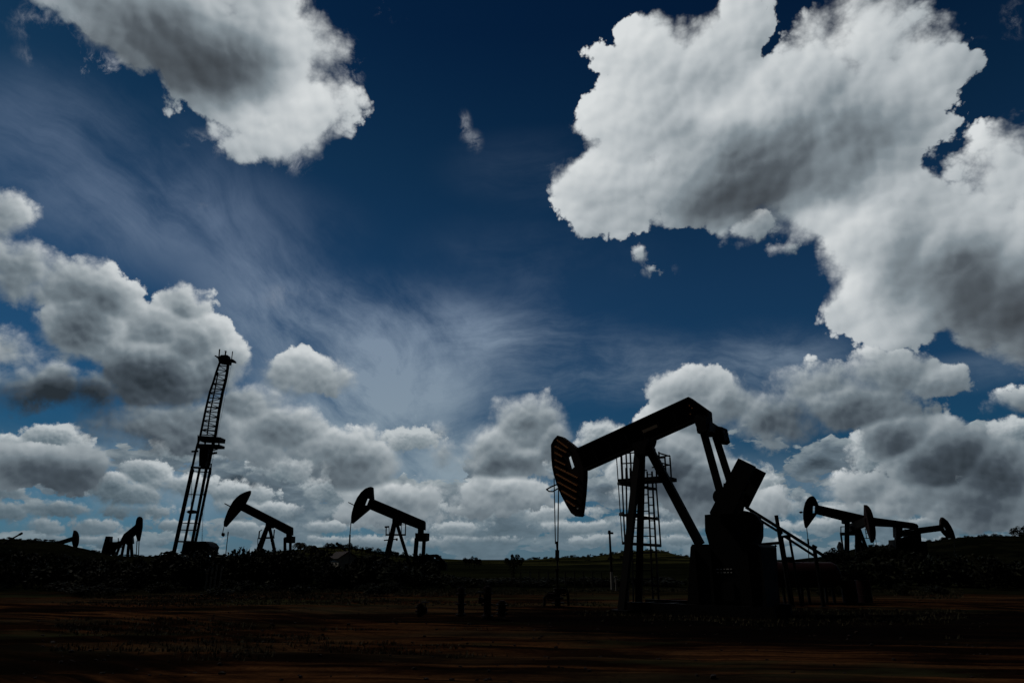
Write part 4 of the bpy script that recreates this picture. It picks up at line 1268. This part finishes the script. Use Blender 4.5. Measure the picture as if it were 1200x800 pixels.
# well head under the bridle
wh = thing('wellhead', 'squat dark wellhead with flanges and valves under the large pump jack hanging ropes', 'wellhead', (WELL.x, WELL.y, 0))
bm = bmesh.new(); tube(bm, [(0, 0, 0), (0, 0, .62)], .11, 14); mesh_obj('casing', bm, M_RUST, wh)
for z, r_ in ((.08, .28), (.24, .23), (.275, .23), (.44, .20), (.475, .20), (.60, .16)):
    bm = bmesh.new(); tube(bm, [(0, 0, z), (0, 0, z + .035)], r_, 18); mesh_obj('flange', bm, M_RUST, wh)
bm = bmesh.new(); tube(bm, [(0, 0, .63), (0, 0, 1.3)], .055, 12); tube(bm, [(0, 0, 1.26), (0, 0, 1.34)], .085, 12); mesh_obj('stuffing_box', bm, M_DARK, wh)
bm = bmesh.new(); tube(bm, [(0, 0, .35), (-.45, .05, .35), (-.5, .05, .3), (-.52, .05, 0)], .055, 10); tube(bm, [(0, 0, .53), (.34, 0, .53), (.4, 0, .47), (.42, 0, 0)], .05, 10); mesh_obj('flow_line', bm, M_RUST, wh)
for x, z in ((-.28, .35), (.22, .53)):
    bm = bmesh.new(); box(bm, x - .1, x + .1, -.1, .1, z - .1, z + .1, .02); tube(bm, [(x, -.1, z), (x, -.3, z)], .02, 6)
    vb = mesh_obj('valve', bm, M_RED, wh)
    bm = bmesh.new(); disc(bm, (x, z), .17, -.31, -.285, 18, .135); bar(bm, (x - .15, -.297, z), (x + .15, -.297, z), .02, .02); bar(bm, (x, -.297, z - .15), (x, -.297, z + .15), .02, .02)
    mesh_obj('hand_wheel', bm, M_DARK, vb)

# smaller valve stands in the yard
def valve_stand(px, base_y, top_y, label, arm=0, fat=.10):
    g = ground_at(px, base_y)
    ht = at_depth(px, top_y, g.y).z
    t = thing('valve_stand', label, 'valve stand', (g.x, g.y, -.02), 0, 'capped valve stands in the yard')
    bm = bmesh.new(); tube(bm, [(0, 0, 0), (0, 0, ht)], fat, 12); tube(bm, [(0, 0, ht), (0, 0, ht + .05)], fat * 1.2, 12); tube(bm, [(0, 0, ht + .05), (0, 0, ht + .09)], fat * .8, 12)
    mesh_obj('pipe', bm, M_RUST, t)
    for z in (.05, ht * .45, ht * .82):
        bm = bmesh.new(); tube(bm, [(0, 0, z), (0, 0, z + .05)], fat * 1.7, 14); mesh_obj('flange', bm, M_RUST, t)
    if arm:
        bm = bmesh.new(); tube(bm, [(0, 0, ht * .62), (arm, 0, ht * .62)], fat * .5, 8); box(bm, arm - .07 if arm > 0 else arm - .05, arm + .07, -.07, .07, ht * .62 - .09, ht * .62 + .09, .015)
        va = mesh_obj('valve', bm, M_RED, t)
        bm = bmesh.new(); tube(bm, [(arm, 0, ht * .62 + .08), (arm, 0, ht * .62 + .24)], .018, 6); tube(bm, [(arm, 0, ht * .62 + .22), (arm, 0, ht * .62 + .245)], .13, 14); mesh_obj('hand_wheel', bm, M_DARK, va)
valve_stand(540, 722, 690, 'plain upright pipe stand, tallest of the left pair in the yard', 0, .10)
valve_stand(571, 724, 689, 'pipe stand with a valve arm out to its left, right of the plain upright stand', -.22, .11)
valve_stand(588, 721, 706, 'short stubby pipe stand just right of the one with the valve arm', 0, .12)
valve_stand(492, 721, 709, 'lowest pipe stub, on its own at the left of the yard stands', .16, .09)

# vent post and its pale marker
g = at_depth(717.5, 690, 42)
lp = thing('vent_pipe', 'thin dark vent pipe with a T-shaped top standing left of the large pump jack', 'vent pipe', (g.x, g.y, 0))
top = at_depth(716.6, 624, 42).z
bm = bmesh.new(); tube(bm, [(0, 0, 1.0), (-.02, 0, top)], .075, 10, .06); mesh_obj('pipe', bm, M_DARK, lp)
bm = bmesh.new(); tube(bm, [(0, 0, 0), (0, 0, 1.0)], .085, 10); mesh_obj('pale_base', bm, M_PALE, lp)
bm = bmesh.new(); tube(bm, [(-.12, 0, top), (.20, 0, top - .02)], .06, 8); tube(bm, [(-.03, 0, top), (-.03, 0, top + .14)], .08, 8); mesh_obj('tee_top', bm, M_DARK, lp)
g = at_depth(721, 690, 41)
mp = thing('marker_post', 'short pale marker post beside the foot of the vent pipe', 'post', (g.x + .06, g.y, 0))
bm = bmesh.new(); bar(bm, (0, 0, 0), (0, 0, .72), .09, .09); mesh_obj('post', bm, M_PALE, mp)
bm = bmesh.new(); box(bm, -.09, .09, -.06, .06, .72, .78, .012); mesh_obj('cap', bm, M_PALE, mp)

# wire fence across the yard
FENCE_Y = 46
fa, fb = at_depth(600, 690, FENCE_Y).x, at_depth(716, 690, FENCE_Y).x
fn = thing('wire_fence', 'low wire fence with thin wooden posts at the foot of the green hill', 'fence', ((fa + fb) / 2, FENCE_Y, 0))
for k in range(12):
    x = fa + (fb - fa) * k / 11 - (fa + fb) / 2
    bm = bmesh.new(); tube(bm, [(x, 0, -.1), (x + random.uniform(-.03, .03), 0, 1.0 + random.uniform(-.08, .08))], .035, 7); mesh_obj('fence_post', bm, M_WOOD, fn)
for z in (.35, .65, .92):
    bm = bmesh.new(); pts = [((fa + (fb - fa) * k / 33 - (fa + fb) / 2), -.04, z - .02 * abs(math.sin(math.pi * k / 3))) for k in range(34)]; tube(bm, pts, .006, 4); mesh_obj('wire', bm, M_CABLE, fn)

# little white house in the bushes
g = at_depth(404, 676, 58)
hs = thing('small_house', 'small whitewashed gabled house half hidden in the dark bushes', 'house', (g.x, g.y, 0), R(28))
bm = bmesh.new()
W_, D_, H_ = 1.5, 3.6, 1.75
prism(bm, [(-W_ / 2, -.1), (W_ / 2, -.1), (W_ / 2, H_), (0, H_ + .5), (-W_ / 2, H_)], -D_ / 2 + 1.2, D_ / 2 + 1.2)
bpy_h = mesh_obj('wall', bm, M_WHITE, hs)
bm = bmesh.new()
for s in (-1, 1):
    bar(bm, (s * .44, -D_ / 2 + 1.05, H_ + .265), (s * .44, D_ / 2 + 1.35, H_ + .265), .05, 1.06, Vector((1, 0, -s * .66)))
mesh_obj('roof', bm, M_ROOF, hs)
bm = bmesh.new(); box(bm, -.22, .22, -D_ / 2 + 1.17, -D_ / 2 + 1.197, 0, 1.35); dr = mesh_obj('door', bm, M_WOOD, hs)
bm = bmesh.new(); box(bm, .12, .16, -D_ / 2 + 1.14, -D_ / 2 + 1.168, .62, .66); mesh_obj('handle', bm, M_GALV, dr)

# leaning poles and thin mast on the skyline
def pole(name, label, cat, a, b_, d, r_, extra=None):
    A, B = at_depth(*a, d), at_depth(*b_, d)
    B2 = A + (B - A) * ((A.z - 0) / (A.z - B.z)) if A.z > B.z > 0 else B
    t = thing(name, label, cat, B2)
    bm = bmesh.new(); tube(bm, [A - B2, Vector((0, 0, 0))], r_, 7, r_ * 1.3); mesh_obj('shaft', bm, M_DARK, t)
    bm = bmesh.new(); v = (A - B2).normalized(); tube(bm, [(A - B2) - v * .25, (A - B2) + v * .05], r_ * 1.5, 7); mesh_obj('tip', bm, M_DARK, t)
pole('leaning_pole', 'dark pole leaning left on the ridge below the pump jack left of centre', 'pole', (394.5, 636.2), (405, 645), 62, .08)
pole('leaning_pole', 'thin pole leaning right on the dark bank at the far left', 'pole', (25.4, 624.6), (12, 632), 72, .08)
pole('antenna_mast', 'thin upright antenna rod between the drilling mast and the pump jack beside it', 'antenna', (267.4, 623.4), (265.2, 643), 64, .035)
# pale pickets in the dark bushes
for k, (px, h_) in enumerate(((241, .95), (246, 1.1), (251, 1.0), (257, .9))):
    g = at_depth(px, 686, 43)
    t = thing('picket', ['leftmost pale picket in the dark bushes below the drilling mast', 'tallest pale picket in the bushes, second from the left', 'pale picket third from the left in the dark bushes', 'shortest pale picket, rightmost in the bushes below the mast'][k], 'picket', (g.x, g.y, 0), 0, 'pale pickets in the bushes')
    bm = bmesh.new(); bar(bm, (0, 0, -.1), (.02, 0, h_ + .35), .08, .05); mesh_obj('post', bm, M_PALE, t)
    bm = bmesh.new(); box(bm, -.05, .07, -.04, .04, h_ + .352, h_ + .40, .01); mesh_obj('cap', bm, M_PALE, t)
# a low shed on the bank
g = at_depth(40, 636, 74)
sh = thing('shed', 'low flat-topped shed on the dark bank at the far left', 'shed', (g.x, g.y, g.z - .5))
bm = bmesh.new(); box(bm, -.34, .34, -.5, .5, -.6, .62); mesh_obj('wall', bm, M_DARK, sh)
bm = bmesh.new(); box(bm, -.42, .42, -.6, .6, .622, .70, .02); mesh_obj('roof', bm, M_ROOF, sh)

# =====================================================================================
# vegetation
# =====================================================================================
def leaf_cloud(bm, blobs, n, size, rnd):
    tot = sum(b_[3] * b_[4] for b_ in blobs)
    for (cx, cy, cz, rx, rz) in blobs:
        m_ = max(6, int(n * rx * rz / tot))
        for _ in range(m_):
            while True:
                u = Vector((rnd.uniform(-1, 1), rnd.uniform(-1, 1), rnd.uniform(-1, 1)))
                if 0.15 < u.length < 1.0: break
            u *= (u.length ** -0.45)
            p = Vector((cx + u.x * rx, cy + u.y * rx, cz + u.z * rz))
            if p.z < 0.0: p.z = rnd.uniform(0, .3)
            s = size * rnd.uniform(.6, 1.5)
            a = Vector((rnd.gauss(0, 1), rnd.gauss(0, 1), rnd.gauss(0, .7))).normalized()
            b_ = a.cross(Vector((rnd.gauss(0, 1), rnd.gauss(0, 1), rnd.gauss(0, 1)))).normalized()
            bm.faces.new([bm.verts.new(p + a * s), bm.verts.new(p + b_ * s * .5), bm.verts.new(p - a * s), bm.verts.new(p - b_ * s * .5)])

def me_of(build, mat):
    bm = bmesh.new(); build(bm)
    me = bpy.data.meshes.new('foliage'); bm.to_mesh(me); bm.free(); me.materials.append(mat)
    return me
rv = random.Random(5)
BUSH = []
for v in range(5):
    def bb(bm, v=v):
        bl = [(rv.uniform(-.55, .55), rv.uniform(-.4, .4), rv.uniform(.25, .75), rv.uniform(.35, .6), rv.uniform(.22, .42)) for _ in range(5 + v)]
        leaf_cloud(bm, bl, 900, .075, rv)
    BUSH.append(me_of(bb, M_LEAF if v % 2 else M_LEAF2))
bm = bmesh.new()
for k in range(5):
    a = k * 1.26; tube(bm, [(0, 0, 0), (math.cos(a) * .12, math.sin(a) * .12, .3), (math.cos(a) * .35, math.sin(a) * .35, .62)], .03, 5, .008)
STEM = bpy.data.meshes.new('stems'); bm.to_mesh(STEM); bm.free(); STEM.materials.append(M_BARK)

def shrub(px, top, d, wide, label, group):
    g = at_depth(px, top, d)
    h = max(.22, g.z)
    t = thing('bush', label, 'bush', (g.x, g.y, 0), rv.uniform(0, 6.28), group)
    o = bpy.data.objects.new('foliage', rv.choice(BUSH)); COL.objects.link(o); o.parent = t; o.scale = (wide, wide, h / 1.0)
    s = bpy.data.objects.new('stem', STEM); COL.objects.link(s); s.parent = t; s.scale = (wide, wide, h)
    return t

belt = 'bushes of the dark belt along the edge of the yard'
# top edge of the dark belt, left part and right part: (picture x, top, depth)
def edge(pts, x):
    for a, b_ in zip(pts, pts[1:]):
        if a[0] <= x <= b_[0]: return a[1] + (b_[1] - a[1]) * (x - a[0]) / (b_[0] - a[0])
    return pts[-1][1]
LE = [(-80, 648), (0, 646), (60, 648), (110, 655), (170, 656), (200, 651), (215, 648), (240, 645), (262, 647), (280, 644), (300, 645), (330, 648), (350, 647), (372, 646), (400, 649), (440, 652), (470, 655), (486, 657), (520, 664), (540, 668)]
RE = [(885, 657), (930, 656), (962, 653), (980, 650), (1000, 652), (1040, 650), (1080, 652), (1120, 655), (1160, 652), (1200, 650), (1300, 648)]
NEAR_LABEL = 'dark leafy bush in the front row of the hedge line left of the yard'
x = -70
while x < 535:
    if not (383 < x < 416): shrub(x + rv.uniform(-5, 5), edge(LE, x) + rv.choice((rv.uniform(-3, 3), rv.uniform(3, 10), rv.uniform(6, 14))), rv.uniform(43, 47), rv.uniform(1.2, 2.1), NEAR_LABEL, belt)
    x += 15.5
x = -60
while x < 500:
    if not (383 < x < 416): shrub(x + rv.uniform(-5, 5), edge(LE, x) + rv.uniform(-3.5, 3), rv.uniform(50, 54), rv.uniform(1.1, 1.7), 'dark bush in the back row of the hedge line left of the yard', 'back row bushes left')
    x += 18
x = 890
while x < 1290:
    shrub(x + rv.uniform(-5, 5), edge(RE, x) + rv.choice((rv.uniform(-4, 0), rv.uniform(0, 5), rv.uniform(3, 9))), rv.uniform(43, 50), rv.uniform(1.3, 2.0), 'dark leafy bush in the hedge line at the right of the yard', 'bushes of the hedge line on the right')
    x += 15

CROWN = []
for v in range(4):
    def cc(bm, v=v):
        bl = [(rv.uniform(-.5, .5), rv.uniform(-.5, .5), rv.uniform(.5, .95), rv.uniform(.22, .42), rv.uniform(.14, .26)) for _ in range(7 + v)]
        leaf_cloud(bm, bl, 900, .06, rv)
    CROWN.append(me_of(cc, M_LEAF))
bm = bmesh.new()
tube(bm, [(0, 0, -.05), (.02, 0, .3), (0, .01, .6)], .05, 7, .03)
for k in range(4):
    a = k * 1.57 + .4; tube(bm, [(0.01, 0, .42), (math.cos(a) * .2, math.sin(a) * .2, .62), (math.cos(a) * .38, math.sin(a) * .38, .82)], .022, 5, .006)
TRUNK = bpy.data.meshes.new('trunk'); bm.to_mesh(TRUNK); bm.free(); TRUNK.materials.append(M_BARK)
def tree(px, top, base, d, wide, label, group=None, z0=None):
    g0 = at_depth(px, base, d); g1 = at_depth(px, top, d)
    h = g1.z - g0.z
    t = thing('tree', label, 'tree', (g0.x, g0.y, g0.z), rv.uniform(0, 6.28), group)
    o = bpy.data.objects.new('crown', rv.choice(CROWN)); COL.objects.link(o); o.parent = t; o.scale = (h * wide, h * wide, h)
    s = bpy.data.objects.new('trunk', TRUNK); COL.objects.link(s); s.parent = t; s.scale = (h, h, h)
# round-headed tree in the middle distance
g0 = at_depth(602, 672, 70); g1 = at_depth(602, 648, 70)
t = thing('tree', 'lone round-lobed tree standing dark against the sky right of centre-left pump jack', 'tree', (g0.x, g0.y, 0))
s_ = (g1.z) / 1.0
bm = bmesh.new()
for px, py, r_ in ((593.5, 656.5, 3.0), (597, 658.5, 3.6), (600.2, 651.2, 1.7), (601, 654, 2.4), (606.2, 652.2, 3.0), (605, 657, 3.5), (611.4, 655.8, 3.0), (609, 659.5, 3.4), (602, 661, 5.5), (602, 666, 6)):
    p = at_depth(px, py, 70) - Vector((g0.x, g0.y, 0)); leaf_cloud(bm, [(p.x, rv.uniform(-.2, .2), p.z, r_ * .086, r_ * .086)], 150, .07, rv)
mesh_obj('crown', bm, M_LEAF, t)
bm = bmesh.new(); tube(bm, [(0, 0, -.1), (.03, 0, .9), (0, 0, 1.6)], .12, 8, .06)
for k in range(4): tube(bm, [(0, 0, .9), ((k - 1.5) * .3, 0, 1.5)], .05, 6, .02)
mesh_obj('trunk', bm, M_BARK, t)
# two palms behind the pump jack beside the mast
def palm(px, top, d, label):
    g = at_depth(px, top + 2.5, d)
    t = thing('palm_tree', label, 'palm tree', (g.x, g.y, 0), rv.uniform(0, 6), 'palms on the ridge')
    bm = bmesh.new(); tube(bm, [(0, 0, -.1), (.08, 0, g.z * .5), (0, .05, g.z)], .14, 8, .09); mesh_obj('trunk', bm, M_BARK, t)
    bm = bmesh.new()
    for k in range(15):
        a = k * 2.4; up = rv.uniform(.1, .75); ln = rv.uniform(.75, 1.15)
        pts = [Vector((math.cos(a) * ln * u, math.sin(a) * ln * u, g.z + up * u * 1.1 - 1.0 * u * u)) for u in (0, .25, .5, .75, 1.0)]
        for A, B in zip(pts, pts[1:]):
            bar(bm, A, B, .025, .025)
            for u in (0, .5):
                p = A.lerp(B, u); sd_ = Vector((-math.sin(a), math.cos(a), -.5))
                for s in (-1, 1):
                    q = Vector((sd_.x * s, sd_.y * s, -.55)) * .26
                    bm.faces.new([bm.verts.new(p), bm.verts.new(p + q + (B - A) * .5), bm.verts.new(p + q * 1.05 + (B - A) * .8), bm.verts.new(p + (B - A) * .35)])
    mesh_obj('fronds', bm, M_LEAF, t)
palm(353, 634, 80, 'taller palm, left of the pair behind the tail of a pump jack')
palm(365, 637.5, 78, 'shorter palm, right of the pair behind the tail of a pump jack')
# trees along the ridges
for px, top in ((545, 653.5), (550, 654), (556, 652.5), (561, 654.5)):
    tree(px, top, 664, 95, .55, 'small tree on the low skyline left of the lone round tree', 'small skyline trees left of the lone tree')
for k in range(26):
    px = 382 + k * 5.2 + rv.uniform(-1.5, 1.5)
    sk = edge([(360, 643), (382, 640), (400, 640), (425, 643), (450, 648), (480, 651), (520, 655)], px)
    tree(px, sk - rv.uniform(1.0, 3.6), sk + 6, 300, rv.uniform(.45, .8), 'tiny dark tree on the wooded ridge behind the palms', 'trees on the wooded ridge')
gh = [(560, 659), (600, 657), (625, 655), (655, 653), (690, 652), (712, 649), (735, 646), (757, 644.5), (772, 645), (790, 650), (812, 654), (850, 657)]
for k in range(30):
    px = 612 + k * 6.6 + rv.uniform(-2, 2)
    sk = edge(gh, px)
    tree(px, sk - rv.uniform(.8, 2.6), sk + 3.0, 412, rv.uniform(.6, 1.1), 'tiny tree on the crest of the green hill behind the large pump jack', 'trees on the crest of the green hill')
for k in range(34):
    px = 622 + rv.uniform(0, 150)
    sk = edge(gh, px) + rv.uniform(5, 19)
    tree(px, sk - rv.uniform(2.0, 4.5), sk + 2.0, 300, rv.uniform(.7, 1.2), 'dark scrub tree dotted over the slope of the green hill', 'scrub trees on the green slope')
rh = [(985, 648), (1000, 645), (1020, 640), (1060, 637), (1090, 634), (1110, 631), (1130, 629), (1160, 627.5), (1200, 628)]
for k in range(30):
    px = 1000 + k * 7 + rv.uniform(-2.5, 2.5)
    sk = edge(rh, px)
    tree(px, sk - rv.uniform(.4, 2.6), sk + 4, 188, rv.uniform(.6, 1.1), 'small dark tree along the crest of the hill at the right edge', 'trees on the crest of the right hill')
tree(1196, 618.5, 634, 186, .9, 'broad dark tree standing highest on the right hill, at the edge of the picture')
for k in range(14):
    px = 975 + k * 6 + rv.uniform(-2, 2)
    tree(px, edge(RE, px) - rv.uniform(3, 9), 668, 58, rv.uniform(.5, .8), 'dark bushy tree between the sloping pipes and the long pump jack on the right', 'trees round the long pump jack') if px < 988 or px > 1012 else None

bk = [(-60, 634), (0, 631), (30, 632), (60, 634), (85, 640), (105, 645), (120, 650), (160, 651.5), (200, 651)]
for k in range(30):
    px = -4 + k * 6.9 + rv.uniform(-3, 3)
    if 66 < px < 96: continue
    sk = edge(bk, px)
    tree(px, sk - rv.uniform(.3, 2.6), sk + 2.2, 74.6, rv.uniform(.9, 1.7), 'small scrubby shrub along the top of the dark bank at the far left', 'scrub on the dark bank')

for px in (386, 396, 406, 414): shrub(px, 675 + rv.uniform(-1, 2), 46, 1.5, 'low bush in front of the little white house', 'low bushes before the white house')
for k in range(26):
    px = rv.choice((rv.uniform(-20, 520), rv.uniform(-20, 520), rv.uniform(900, 1230)))
    d = rv.uniform(35, 42)
    gy = 655 + 1.7 * 830 / d
    shrub(px, gy - rv.uniform(5, 13), d, rv.uniform(.5, 1.1), 'small low bush straying from the hedge line onto the edge of the dirt yard', 'low bushes straying into the yard')

# low hedge along the far side of the yard
x = 545
while x < 890:
    shrub(x + rv.uniform(-4, 4), 677.5 + rv.uniform(-3, 3), rv.uniform(47, 52), rv.uniform(1.2, 1.9), 'low dark bush in the hedge between the yard and the green hill', 'low hedge behind the wire fence')
    x += 13

# grass in the yard: tufts nobody could count
bm = bmesh.new()
rg_ = random.Random(21)
cnt = 0
while cnt < 10500:
    y = rg_.uniform(11, 44) if rg_.random() < .8 else rg_.uniform(33, 44); x = rg_.uniform(-.62, .62) * y
    if mnoise.noise(Vector((x * .055 + 4, y * .22, 1.0))) + .35 * mnoise.noise(Vector((x * .4, y * .9, 7.0))) < 0.22 - .5 * sm(y, 33, 42): continue
    z = gz(x, y)
    for _ in range(3):
        a = rg_.uniform(0, 6.28); h = rg_.uniform(.03, .11); l = rg_.uniform(.0, .07); w = .006 + .0006 * y
        dx, dy = math.cos(a), math.sin(a)
        ox, oy = x + rg_.uniform(-.06, .06), y + rg_.uniform(-.06, .06)
        bm.faces.new([bm.verts.new((ox - dy * w, oy + dx * w, z - .01)), bm.verts.new((ox + dy * w, oy - dx * w, z - .01)), bm.verts.new((ox + dx * l, oy + dy * l, z + h))])
    cnt += 1
me = bpy.data.meshes.new('grass'); bm.to_mesh(me); bm.free(); me.materials.append(M_GRASS)
go = bpy.data.objects.new('grass', me); COL.objects.link(go); tag(go, 'short dry grass scattered in strips over the red soil', 'grass', kind='stuff')
# stones and clods
bm = bmesh.new()
for _ in range(900):
    y = rg_.uniform(9.5, 40); x = rg_.uniform(-.65, .65) * y
    r_ = rg_.uniform(.012, .05) * (1 + .5 * (rg_.random() > .93))
    M_ = Matrix.Translation((x, y, gz(x, y) + r_ * .2)) @ Matrix.Rotation(rg_.uniform(0, 6), 4, 'Z') @ Matrix.Diagonal((r_, r_ * rg_.uniform(.6, 1), r_ * rg_.uniform(.4, .8), 1))
    res = bmesh.ops.create_icosphere(bm, subdivisions=1, radius=1.0, matrix=M_)
    for v in res['verts']: v.co += Vector((rg_.uniform(-.2, .2), rg_.uniform(-.2, .2), rg_.uniform(-.2, .2))) * r_
o = mesh_obj('pebbles', bm, M_RUST); tag(o, 'small stones and clods of earth scattered over the yard', 'stones', kind='stuff')
